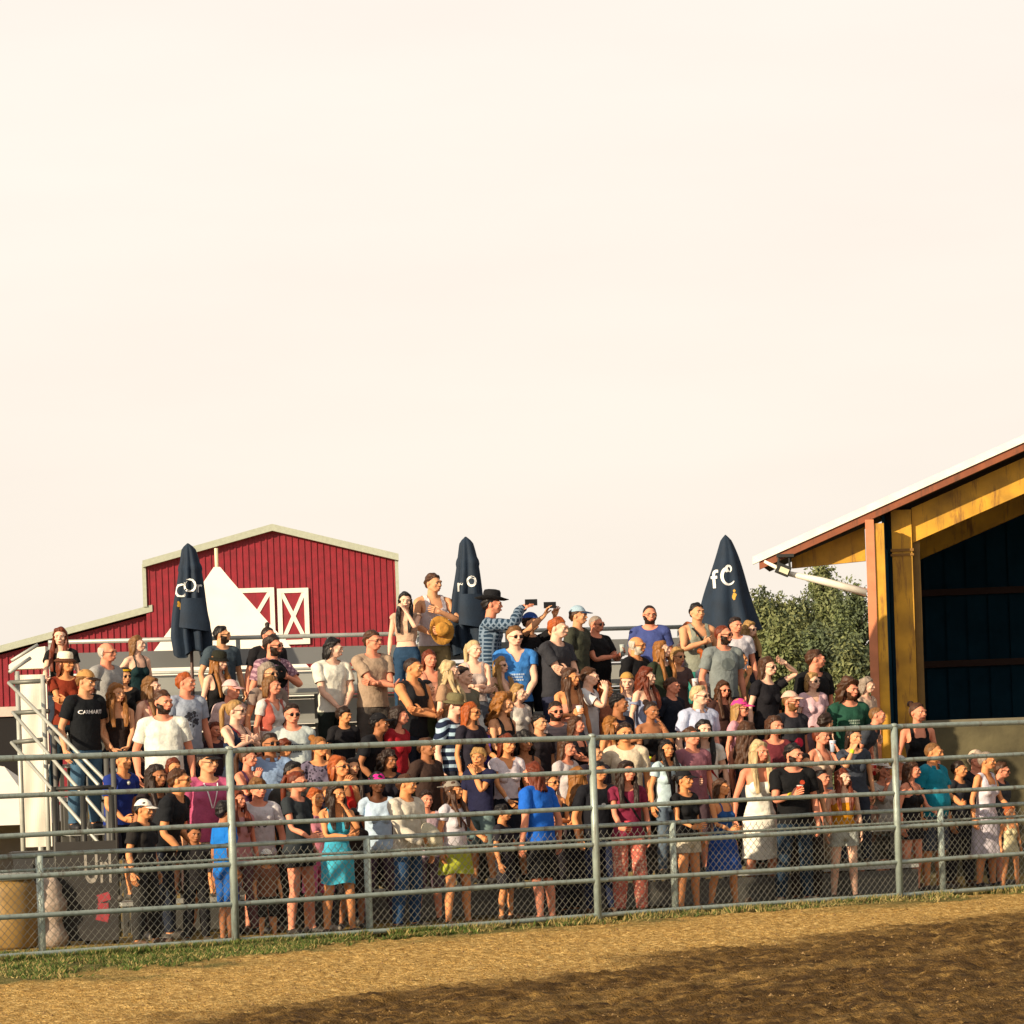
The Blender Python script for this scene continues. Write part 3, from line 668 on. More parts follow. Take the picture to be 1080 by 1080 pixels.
# ---- trees
LEAFM = [mat('leaf_a', (.14,.175,.062), .7, var=.5, scale=1.2), mat('leaf_b', (.20,.225,.085), .7, var=.5, scale=1.2), mat('leaf_c', (.10,.135,.065), .7, var=.5, scale=1.2)]
BARK = mat('bark', (.07,.05,.035), .9, bump=.5)
def tree(px, pytop, Y, w, label, mi, seed, n=9000, shape='poplar', leaf=.065):
    rg = np.random.default_rng(seed); t = at(px, pytop, Y); H = t.z
    tr = empty('tree', (t.x, Y, 0)); tag(tr, label, 'tree', 'trees between the grandstand and the shed')
    m = MB(); m.sm = True; m.tube([(0,0,-.1),(.05,.02,H*.3),(.0,.05,H*.65),(.02,0,H*.93)], [.16,.13,.08,.02], 8)
    clumps = []
    for k in range(130):
        z = H*(.12 + .86*rg.random()**.85); tt = z/H
        rmax = w*(1-tt)**(.55 if shape == 'poplar' else .8)*(.5+.5*min(1, tt*3)) + .08
        a = rg.random()*6.28; r = rmax*rg.random()**.6; c = np.array([r*math.cos(a), r*math.sin(a), z])
        clumps.append((c, .16+.30*rg.random()*w*.5))
        m.tube([(0,.02,z*.85), tuple(c)], [.035,.01], 5, False)
    clumps.append((np.array([.0,0,H-.12]), .16))
    m.build('trunk', BARK, tr, True)
    C = np.array([c for c, _ in clumps]); Rr = np.array([r for _, r in clumps]); idx = rg.integers(0, len(C), n)
    d = rg.normal(size=(n,3)); d /= np.linalg.norm(d, axis=1)[:,None]; d[:,2] *= 2.0
    P = C[idx] + d*(Rr[idx]*(rg.random(n)**.45))[:,None]
    u = rg.normal(size=(n,3)); u /= np.linalg.norm(u, axis=1)[:,None]; v = np.cross(u, rg.normal(size=(n,3))); v /= np.linalg.norm(v, axis=1)[:,None]
    s = leaf*rg.uniform(.5, 1.3, n)[:,None]
    V = np.stack([P-u*s, P+v*s*.45, P+u*s, P-v*s*.45], 1).reshape(-1,3); F = np.arange(4*n).reshape(-1,4)
    mm = rg.random(len(C)); mi_ = np.where(mm[idx] < .6, mi, (mi+1) % 3)
    link('crown', mesh_np('crown', V, F, LEAFM, mi=mi_), tr)
TR = [(806,636,96,1.5,'olive green tree right beside the widest parasol',1,'poplar'),(836,640,104,1.7,'second pale green tree from the parasol',1,'poplar'),(868,603,110,1.3,'tallest thin tree with its tip behind the downpipe',0,'poplar'),
      (903,630,100,1.8,'dark tree beside the shed corner post',2,'poplar'),(822,668,90,1.4,'low bushy tree in front of the paler ones',0,'round'),(858,672,92,1.6,'bushy dark tree in the middle of the row',2,'round'),(897,690,84,1.3,'low yellow-green tree nearest the shed',1,'round'),(882,648,118,1.7,'pale tree behind and between the tallest tree and the dark one',1,'poplar'),(790,660,105,1.2,'olive tree partly behind the widest parasol',0,'poplar')]
for i, (px, py, Y, w, lb, mi, shp) in enumerate(TR): tree(px, py, Y, w, lb, mi, 50+i, shape=shp, n=26000)
def hedge():
    rg = np.random.default_rng(3); n = 60000; x = rg.uniform(-6, 13, n); h = 3.3+1.3*np.array(fbm(x*.9, x*0+2, 3, 4)); P = np.stack([x+0, 92+rg.uniform(0,3,n), rg.random(n)**.8*h], 1)
    k = P[:,0] > 3.8; P = P[k]; n = len(P)
    u = rg.normal(size=(n,3)); u /= np.linalg.norm(u, axis=1)[:,None]; v = np.cross(u, rg.normal(size=(n,3))); v /= np.linalg.norm(v, axis=1)[:,None]; s = .09
    V = np.stack([P-u*s, P+v*s*.5, P+u*s, P-v*s*.5], 1).reshape(-1,3)
    o = link('far_bushes', mesh_np('far_bushes', V, np.arange(4*n).reshape(-1,4), LEAFM, mi=rg.integers(0,3,n))); tag(o, 'mass of low green bushes filling the gaps under the trees', 'bushes', kind='stuff')
hedge()
# ================= PEOPLE ENGINE =================
BONES = ['pelvis','chest','neck','head','uaL','uaR','faL','faR','haL','haR','thL','thR','shL','shR','ftL','ftR']
BI = {b: i for i, b in enumerate(BONES)}
D45 = np.array([.7071, 0, -.7071])
def skel(k):
    w = k == 'w'
    sx, hx = (.160, .092) if w else (.182, .092)
    UA, FL = (.27, .245) if w else (.29, .26)
    J = dict(pelvis=(0,0,.98), waist=(0,0,1.12), neck=(0,.012,1.50), head=(0,.0,1.59))
    for s, g in ((1,'L'), (-1,'R')):
        J['sh'+g] = (s*sx, .01, 1.435)
        J['el'+g] = (s*(sx+.7071*UA), .01, 1.435-.7071*UA)
        J['wr'+g] = (s*(sx+.7071*(UA+FL)), .01, 1.435-.7071*(UA+FL))
        J['ha'+g] = (s*(sx+.7071*(UA+FL+.17)), .01, 1.435-.7071*(UA+FL+.17))
        J['hi'+g] = (s*hx, 0, .93); J['kn'+g] = (s*.105, -.008, .50); J['an'+g] = (s*.115, .02, .085); J['to'+g] = (s*.13, -.15, .03)
    return {a: np.array(b, float) for a, b in J.items()}
def segs(J, k):
    w = k == 'w'; L = []
    L.append((0, (0,0,.90), (0,0,1.04), .125)); L.append((1, (0,0,1.16), (0,0,1.36), .12 if w else .14))
    L.append((1, (-.11,.01,1.41), (.11,.01,1.41), .065)); L.append((2, (0,.012,1.49), (0,0,1.57), .055)); L.append((3, (0,0,1.66), (0,0,1.74), .085)); L.append((3, (0,-.05,1.64), (0,-.06,1.68), .05))
    for g, o in (('L',0),('R',1)):
        L += [(4+o, J['sh'+g], J['el'+g], .045), (6+o, J['el'+g], J['wr'+g], .035), (8+o, J['wr'+g], J['ha'+g], .03),
              (10+o, J['hi'+g]-[0,0,.05], J['kn'+g], .075), (12+o, J['kn'+g], J['an'+g], .05), (14+o, J['an'+g], J['to'+g], .04)]
    return [(b, np.array(p, float), np.array(q, float), r) for b, p, q, r in L]
def weights(P, SG):
    D = np.full((len(P), 16), 9.0)
    for b, p, q, r in SG:
        d = q-p; t = np.clip(((P-p)@d)/(d@d), 0, 1); dist = np.linalg.norm(P-(p+t[:,None]*d), axis=1)-r
        D[:,b] = np.minimum(D[:,b], dist)
    m = D.min(1, keepdims=True); W = np.exp(-(D-m)/.016); W[W < .02] = 0
    # no bleeding between the two legs, or from head to arms
    W[P[:,0] < -.004, 10] = 0; W[P[:,0] > .004, 11] = 0
    W[P[:,0] < 0, 12] = 0; W[P[:,0] > 0, 13] = 0
    return W/W.sum(1, keepdims=True)

def sph(c, r, n=14, m=9):
    V = [];  c = np.array(c); r = np.array(r if hasattr(r, '__len__') else (r,r,r))
    for i in range(m+1):
        a = math.pi*i/m
        for j in range(n): t = 2*math.pi*j/n; V.append(c + r*[math.sin(a)*math.cos(t), math.sin(a)*math.sin(t), math.cos(a)])
    F = [(i*n+j, (i+1)*n+j, (i+1)*n+(j+1)%n, i*n+(j+1)%n) for i in range(m) for j in range(n)]
    return V, F
def cone(p, q, r0, r1, n=14, k=7):
    p, q = np.array(p, float), np.array(q, float); d = q-p; L = np.linalg.norm(d); d /= L
    x = np.cross(d, [0,0,1.0] if abs(d[2]) < .9 else [0,1.0,0]); x /= np.linalg.norm(x); y = np.cross(d, x); V = []; prof = []
    for i in range(4): a = math.pi/2*(1-i/4); prof.append((-r0*math.sin(a), r0*math.cos(a)+1e-4))
    for i in range(k+1): prof.append((L*i/k, r0+(r1-r0)*i/k))
    for i in range(1, 5): a = math.pi/2*i/4; prof.append((L+r1*math.sin(a), r1*math.cos(a)+1e-4))
    for (t, r) in prof:
        for j in range(n): a = 2*math.pi*j/n; V.append(p+d*t+(x*math.cos(a)+y*math.sin(a))*r)
    F = [(i*n+j, (i+1)*n+j, (i+1)*n+(j+1)%n, i*n+(j+1)%n) for i in range(len(prof)-1) for j in range(n)]
    F += [tuple(range(n-1,-1,-1)), tuple(range(len(V)-n, len(V)))]
    return V, F
def loft(rings, n=28, pw=2.3):
    V = []
    for (z, rx, ry, yo) in rings:
        for j in range(n):
            a = 2*math.pi*j/n; c, s = math.cos(a), math.sin(a); e = 2/pw
            V.append((rx*abs(c)**e*(1 if c > 0 else -1), yo+ry*abs(s)**e*(1 if s > 0 else -1), z))
    F = [(i*n+j, i*n+(j+1)%n, (i+1)*n+(j+1)%n, (i+1)*n+j) for i in range(len(rings)-1) for j in range(n)]
    F += [tuple(range(n-1,-1,-1)), tuple(range(len(V)-n, len(V)))]
    return V, F
def cat(parts):
    V = []; F = []
    for v, f in parts: b = len(V); V += [tuple(x) for x in v]; F += [tuple(b+i for i in q) for q in f]
    return V, F
def remesh(parts, vox, it):
    V, F = cat(parts); me = mesh_np('rm', np.array(V), F); o = bpy.data.objects.new('rm', me); COL.objects.link(o)
    md = o.modifiers.new('r', 'REMESH'); md.mode = 'VOXEL'; md.voxel_size = vox; md.adaptivity = 0
    bpy.context.view_layer.update()
    em = o.evaluated_get(bpy.context.evaluated_depsgraph_get()).to_mesh()
    n = len(em.vertices); P = np.empty(n*3, np.float32); em.vertices.foreach_get('co', P); P = P.reshape(-1,3).astype(float)
    L = np.empty(len(em.loops), np.int32); em.loops.foreach_get('vertex_index', L); T = np.empty(len(em.polygons), np.int32); em.polygons.foreach_get('loop_total', T)
    bpy.data.objects.remove(o)
    assert (T == 4).all(); Q = L.reshape(-1,4)
    return smooth(P, Q, it), Q
def smooth(P, Q, it, lam=.5):
    a = np.concatenate([Q[:,0],Q[:,1],Q[:,2],Q[:,3]]); b = np.concatenate([Q[:,1],Q[:,2],Q[:,3],Q[:,0]])
    n = len(P); cnt = np.bincount(a, minlength=n)+np.bincount(b, minlength=n)
    for k in range(it):
        S_ = np.stack([np.bincount(a, P[b,c], n)+np.bincount(b, P[a,c], n) for c in range(3)], 1)/np.maximum(cnt,1)[:,None]
        f = lam if k % 2 == 0 else -lam*.9 if it > 4 else lam
        P = P + f*(S_-P)
    return P
def normals(P, Q):
    fn = np.cross(P[Q[:,2]]-P[Q[:,0]], P[Q[:,3]]-P[Q[:,1]]); N = np.zeros_like(P)
    for c in range(4):
        for k in range(3): N[:,k] += np.bincount(Q[:,c], fn[:,k], len(P))
    return N/np.maximum(np.linalg.norm(N, axis=1), 1e-9)[:,None]

def head_parts(w):
    p = [sph((0,.018,1.700),(.077,.096,.092)), sph((0,-.028,1.66),(.060 if w else .064,.068,.078)), sph((0,-.060,1.607),(.026 if w else .034,.030,.024)),
         cone((0,-.088,1.702),(0,-.105,1.668),.009,.0125), sph((0,-.09,1.632),(.026,.016,.012)),
         cone((-.035,-.078,1.712),(.035,-.078,1.712),.014 if w else .017,.014 if w else .017),
         sph((.045,-.062,1.665),(.02,.022,.022)), sph((-.045,-.062,1.665),(.02,.022,.022)),
         cone((0,.018,1.44),(0,.004,1.63),.052 if w else .062,.050 if w else .060)]
    jw = .046 if w else .056
    for s in (1,-1): p += [cone((s*jw,-.005,1.635),(s*.02,-.062,1.602),.022,.020), sph((s*.080,.012,1.675),(.011,.020,.031))]
    return p
def body_parts(k, J):
    w = k == 'w'; p = []
    if w:
        p.append(loft([(.84,.12,.09,.01),(.88,.155,.105,.012),(.93,.168,.112,.012),(.99,.160,.105,.008),(1.05,.135,.092,.0),(1.11,.122,.085,-.002),(1.18,.128,.088,0),(1.27,.142,.098,0),(1.35,.150,.098,0),(1.41,.146,.09,.005),(1.45,.11,.072,.01),(1.48,.06,.05,.012)]))
        p += [sph((s*.068,-.078,1.275),(.056,.052,.056)) for s in (1,-1)]; p += [sph((s*.078,.062,.90),(.078,.07,.085)) for s in (1,-1)]
    else:
        p.append(loft([(.84,.11,.09,.01),(.88,.145,.105,.01),(.93,.160,.112,.01),(1.0,.158,.108,.005),(1.06,.150,.104,0),(1.12,.147,.102,-.002),(1.20,.155,.106,0),(1.29,.168,.116,0),(1.36,.174,.118,0),(1.42,.165,.105,.005),(1.46,.12,.08,.01),(1.49,.07,.058,.012)]))
        p += [sph((s*.072,-.068,1.335),(.075,.05,.055)) for s in (1,-1)]; p += [sph((s*.074,.055,.90),(.075,.065,.08)) for s in (1,-1)]
    a = .86 if w else 1.08
    p.append(cone((0,.012,1.43),(0,.008,1.56),.055 if w else .062,.049 if w else .058))
    for s, g in ((1,'L'),(-1,'R')):
        p += [cone((s*.03,.018,1.50),J['sh'+g]+[0,.004,.008],.040*a,.046*a), sph(J['sh'+g],.058*a), cone(J['sh'+g],J['sh'+g]*.45+J['el'+g]*.55,.052*a,.045*a),
              cone(J['sh'+g]*.55+J['el'+g]*.45,J['el'+g],.046*a,.036*a), cone(J['el'+g],J['el'+g]*.6+J['wr'+g]*.4,.037*a,.040*a), cone(J['el'+g]*.62+J['wr'+g]*.38,J['wr'+g],.040*a,.025*a), cone(J['wr'+g],J['wr'+g]+D45*[s,1,1]*.03,.024*a,.026*a)]
        p += [cone(J['hi'+g],J['kn'+g],.088 if w else .090,.054), cone(J['kn'+g],J['kn'+g]*.6+J['an'+g]*.4+[0,.018,0],.053,.055), cone(J['kn'+g]*.6+J['an'+g]*.4+[0,.018,0],J['an'+g],.053,.034),
              cone(J['an'+g]+[0,.02,-.03],J['to'+g]+[0,0,.01],.036,.032), sph(J['to'+g]+[0,.03,.01],(.042,.05,.028))]
    return p
def hand_mesh(s, J):
    g = 'L' if s > 0 else 'R'; d = D45*[s,1,1]; t = np.array([0,-1.0,0]); nrm = np.array([-s*.7071,0,-.7071]); o = J['wr'+g]
    def P(a, b, c): return o + d*a + t*b + nrm*c
    parts = []
    def tb(pts, rs, n=6):
        V = []; pts = [np.array(x) for x in pts]
        for i, q in enumerate(pts):
            dd = pts[min(i+1,len(pts)-1)]-pts[max(i-1,0)]; dd /= np.linalg.norm(dd); x = np.cross(dd, t); 
            if np.linalg.norm(x) < .1: x = np.cross(dd, nrm)
            x /= np.linalg.norm(x); y = np.cross(dd, x)
            rr = rs[i] if isinstance(rs[i], tuple) else (rs[i], rs[i])
            for j in range(n): a = 2*math.pi*j/n; V.append(q+x*math.cos(a)*rr[0]+y*math.sin(a)*rr[1])
        F = [(i*n+j, (i+1)*n+j, (i+1)*n+(j+1)%n, i*n+(j+1)%n) for i in range(len(pts)-1) for j in range(n)] + [tuple(range(n-1,-1,-1)), tuple(range(len(V)-n, len(V)))]
        return V, F
    parts.append(tb([P(-.02,0,0),P(.02,0,.002),P(.06,0,.004),P(.088,0,.008)], [(.022,.024),(.016,.036),(.014,.042),(.010,.040)], 10))
    for b, L in ((.031,.070),(.010,.080),(-.011,.074),(-.031,.056)):
        parts.append(tb([P(.082,b,.006),P(.082+L*.45,b*1.08,.014),P(.082+L*.75,b*1.08,.030),P(.082+L*.9,b*1.05,.046)], [.0095,.009,.008,.0055]))
    parts.append(tb([P(.018,.026,.006),P(.045,.050,.016),P(.068,.058,.030),P(.082,.056,.040)], [.013,.011,.0095,.006]))
    V, F = cat(parts); return np.array(V), F
BASE = {}
def make_base(k):
    w = k == 'w'; J = skel(k); SG = segs(J, k)
    Pb, Qb = remesh(body_parts(k, J), .0155, 5); Ph, Qh = remesh(head_parts(w), .0072, 3)
    # drop the part of the head mesh buried in the chest
    keep = (Ph[Qh][:,:,2] > 1.475).all(1); Qh = Qh[keep]; u, inv = np.unique(Qh, return_inverse=True); Ph = Ph[u]; Qh = inv.reshape(-1,4)
    kb = (Pb[Qb][:,:,2] < 1.545).any(1); Qb = Qb[kb]; u, inv = np.unique(Qb, return_inverse=True); Pb = Pb[u]; Qb = inv.reshape(-1,4)
    Wb = weights(Pb, SG); Wh = np.zeros((len(Ph), 16)); t = np.clip((Ph[:,2]-.45*(-Ph[:,1]).clip(0,.1)-1.50)/.09, 0, 1); t = t*t*(3-2*t); Wh[:,3] = t; Wh[:,2] = (1-t); z = np.clip((1.54-Ph[:,2])/.06, 0, 1); Wh[:,1] = Wh[:,2]*z; Wh[:,2] *= (1-z)
    HV = [hand_mesh(s, J) for s in (1,-1)]
    bvh = BVHTree.FromPolygons([Vector(v) for v in Ph], [tuple(q) for q in Qh])
    def fy(x, z): h = bvh.ray_cast(Vector((x,-1,z)), Vector((0,1,0)))[0]; return h.y if h else -.08
    feats = []   # (V,F,matindex)
    for s in (1,-1):
        y = fy(s*.030, 1.689); V, F = sph((s*.030, y+.0035, 1.689), (.0155,.007,.0075), 10, 6); feats.append((V, F, 1))
        V, F = sph((s*.030, y-.0025, 1.689), (.0072,.004,.0072), 8, 5); feats.append((V, F, 2))
        pts = [(s*.015, 1.709), (s*.030, 1.712), (s*.047, 1.706)]
        for a, b in zip(pts[:-1], pts[1:]): V, F = cone((a[0], fy(*a)-.001, a[1]), (b[0], fy(*b)-.001, b[1]), .0038, .0034, 6, 1); feats.append((V, F, 3))
    V, F = sph((0, fy(0,1.631)+.001, 1.6325), (.021,.006,.0042), 10, 6); feats.append((V, F, 4))
    V, F = sph((0, fy(0,1.625)+.001, 1.6255), (.018,.007,.0048), 10, 6); feats.append((V, F, 4))
    BASE[k] = dict(J=J, SG=SG, Pb=Pb, Qb=Qb, Wb=Wb, Nb=normals(Pb, Qb), Ph=Ph, Qh=Qh, Wh=Wh, Nh=normals(Ph, Qh), hands=HV, feats=feats, fy=fy)
make_base('m'); make_base('w')

# ---- posing
def rot_align(a, b):
    a = a/np.linalg.norm(a); b = b/np.linalg.norm(b); v = np.cross(a, b); c = a@b
    if c > .99999: return np.eye(3)
    if c < -.9999: return -np.eye(3)+2*np.outer([0,1,0],[0,1,0])
    K = np.array([[0,-v[2],v[1]],[v[2],0,-v[0]],[-v[1],v[0],0]]); return np.eye(3)+K+K@K/(1+c)
def Rx(a): c, s = math.cos(a), math.sin(a); return np.array([[1,0,0],[0,c,-s],[0,s,c]])
def Ry(a): c, s = math.cos(a), math.sin(a); return np.array([[c,0,s],[0,1,0],[-s,0,c]])
def Rz(a): c, s = math.cos(a), math.sin(a); return np.array([[c,-s,0],[s,c,0],[0,0,1]])
ARMS = {   # wrist targets in body space (facing -Y, person's left = +X), elbow pole, hand direction
 'side':  ((.27,-.03,.90),(.4,.8,0),None), 'front': ((.07,-.21,.98),(1,.3,0),(-.6,-.2,-.7)), 'cross': ((-.10,-.215,1.20),(.8,-.1,-.8),(-.9,.1,.05)), 'crossR': ((-.10,-.25,1.15),(.8,-.1,-.8),(-.9,.1,.1)),
 'cup': ((.13,-.34,1.22),(.5,.3,-1),(-.3,-.8,.4)), 'low': ((.17,-.30,1.06),(.5,.5,-1),(-.4,-.8,.1)), 'chin': ((.07,-.19,1.49),(.5,-.2,-1),(-.4,.1,.8)), 'mouth': ((.05,-.22,1.50),(.7,-.2,-1),(-.3,.3,.8)),
 'up': ((.10,-.36,1.74),(.9,-.2,-.5),(-.1,-.4,.9)), 'near': ((.05,-.36,1.63),(.9,0,-.8),(0,-.7,.6)), 'point': ((.05,-.56,1.66),(.8,0,-.8),(0,-.9,.2)), 'shade': ((.17,-.13,1.72),(.9,-.25,.0),(-.85,.1,.3)), 'hip': ((.20,-.06,1.04),(1,.5,0),(-.4,-.5,-.6)),
 'back': ((.12,.20,.98),(.8,.6,0),(-.6,.3,-.5)), 'out': ((.34,-.10,1.02),(.5,.8,0),None), 'chest': ((.02,-.24,1.30),(.9,-.1,-.7),(-.8,0,.3)), 'pocket': ((.24,-.06,.96),(.7,.7,0),(-.3,-.1,-.9)), 'rest': ((.10,-.36,1.10),(.8,.2,-.8),(-.5,-.8,0)) }
def make_pose(k, arms, hyaw, hpitch, lean, twist, legs, rg):
    J = BASE[k]['J']; T = {}
    def tr(Rm, pivot, newp): return (Rm, newp-Rm@pivot)      # x -> R x + t
    ap = lambda t, x: t[0]@x + t[1]
    T['pelvis'] = (np.eye(3), np.zeros(3))
    Rc = Rz(twist)@Rx(lean); T['chest'] = tr(Rc, J['waist'], J['waist'])
    if abs(lean) > .25:
        Rp = Rx(lean*.45); T['pelvis'] = tr(Rp, np.array([0,0,.93]), np.array([0,abs(lean)*.10,.93])); T['chest'] = tr(Rc, J['waist'], ap(T['pelvis'], J['waist']))
    nk = ap(T['chest'], J['neck']); Rh = Rz(hyaw)@Rx(hpitch+lean*.35); Rn = Rz(hyaw*.4)@Rx(lean*.7+hpitch*.4)
    T['neck'] = tr(Rn, J['neck'], nk); T['head'] = tr(Rh, J['head'], ap(T['neck'], J['head'])-np.array([0,0,.016]))
    for s, g, key in ((1,'L',arms[0]), (-1,'R',arms[1])):
        tgt, pole, hd = ARMS[key]; m = np.array([s,1,1.0]); j = .018
        tgt = np.array(tgt)*m + rg.normal(0, j, 3); pole = np.array(pole)*m
        if k == 'w': tgt = tgt*[.93,1,1]
        sh = J['sh'+g]; a = np.linalg.norm(J['el'+g]-sh); b = np.linalg.norm(J['wr'+g]-J['el'+g]); d = tgt-sh; L = min(np.linalg.norm(d), (a+b)*.985); d /= np.linalg.norm(d); tgt = sh+d*L
        x = (a*a-b*b+L*L)/(2*L); h = math.sqrt(max(1e-6, a*a-x*x)); pp = pole-d*(pole@d); pp /= max(1e-6, np.linalg.norm(pp)); el = sh+d*x+pp*h
        u0 = J['el'+g]-sh; R1 = rot_align(u0, el-sh); R2 = rot_align(R1@(J['wr'+g]-J['el'+g]), tgt-el)@R1
        R3 = R2 if hd is None else rot_align(R2@(J['ha'+g]-J['wr'+g]), np.array(hd)*m)@R2
        C = T['chest']; shw = ap(C, sh); elw = ap(C, el); wrw = ap(C, tgt)
        T['ua'+g] = tr(C[0]@R1, sh, shw); T['fa'+g] = tr(C[0]@R2, J['el'+g], elw); T['ha'+g] = tr(C[0]@R3, J['wr'+g], wrw)
    P = T['pelvis']
    for s, g in ((1,'L'), (-1,'R')):
        f, sp, kb = legs[0 if s > 0 else 1]; hip = ap(P, J['hi'+g]); R1 = Ry(-s*sp)@Rx(f); R2 = Ry(-s*sp)@Rx(f+kb); T['th'+g] = tr(R1, J['hi'+g], hip)
        kn = ap(T['th'+g], J['kn'+g]); T['sh'+g] = tr(R2, J['kn'+g], kn); an = ap(T['sh'+g], J['an'+g]); T['ft'+g] = tr(Rz(s*.25), J['an'+g], an)
    lo = min(ap(T['ft'+g], J['an'+g])[2] for g in 'LR')-.085
    RR = np.stack([T[b][0] for b in BONES]); tt = np.stack([T[b][1] for b in BONES]); tt[:,2] -= lo
    return RR, tt
def pose_pts(P, W, pose):
    RR, tt = pose; A = np.einsum('nb,bij->nij', W, RR); t = W@tt
    return np.einsum('nij,nj->ni', A, P)+t

SKIN = dict(f=('#ebbda2', '#a84e43'), t=('#d99f76', '#9a4638'), r=('#e29576', '#a04034'), b=('#a8704c', '#7a352a'), d=('#5d3822', '#4a221c'), o=('#dd9764', '#a04a2c'))
def fabric(hexc, pattern=None, c2=None): return mat('fabric_%s%s' % (hexc, (pattern or '')+(c2 or '')), hexc, .85, var=.16, scale=14, bump=.6, bscale=20, pattern=pattern, color2=c2, spec=.25)
def hairmat(h): return mat('hair_'+h, h, .5, var=.45, scale=26, stretch=(1,1,.16), bump=.7, bscale=50, spec=.35)
HC_ = dict(black='#141010', dark='#2b1b12', brown='#4b2e1a', light='#7d5730', auburn='#6b2c12', ginger='#a8531f', blond='#a8834e', plat='#c9b183', grey='#98897a', white='#c9c0b0', golden='#94602a')

def shell(P, Q, W, N, mask, off, rest=None, bsm=3):
    f = mask[Q].all(1); q = Q[f]
    if len(q) == 0: return None
    u, inv = np.unique(q, return_inverse=True); q = inv.reshape(-1,4); p = P[u]+N[u]*off[u][:,None]; w = W[u]
    E = np.concatenate([q[:,[0,1]],q[:,[1,2]],q[:,[2,3]],q[:,[3,0]]]); es = np.sort(E, 1); key = es[:,0].astype(np.int64)*len(p)+es[:,1]; k, c = np.unique(key, return_counts=True); bk = k[c == 1]; a, b = bk//len(p), bk % len(p)
    cnt = np.bincount(a, minlength=len(p))+np.bincount(b, minlength=len(p)); on = cnt > 0
    for _ in range(bsm):
        s = np.stack([np.bincount(a, p[b,i], len(p))+np.bincount(b, p[a,i], len(p)) for i in range(3)], 1)
        p[on] = .4*p[on]+.6*(s[on]/cnt[on][:,None])
    return p, q, w
def wr(P, seed, amp):   # cloth folds
    x, y, z = P[:,0], P[:,1], P[:,2]; s = seed
    return amp*(np.sin(x*34+z*21+s)*np.sin(z*17-y*23+s*2)+.6*np.sin(z*47+x*29+y*31+s*3)+.5*np.sin(x*60-z*9+s*.7))

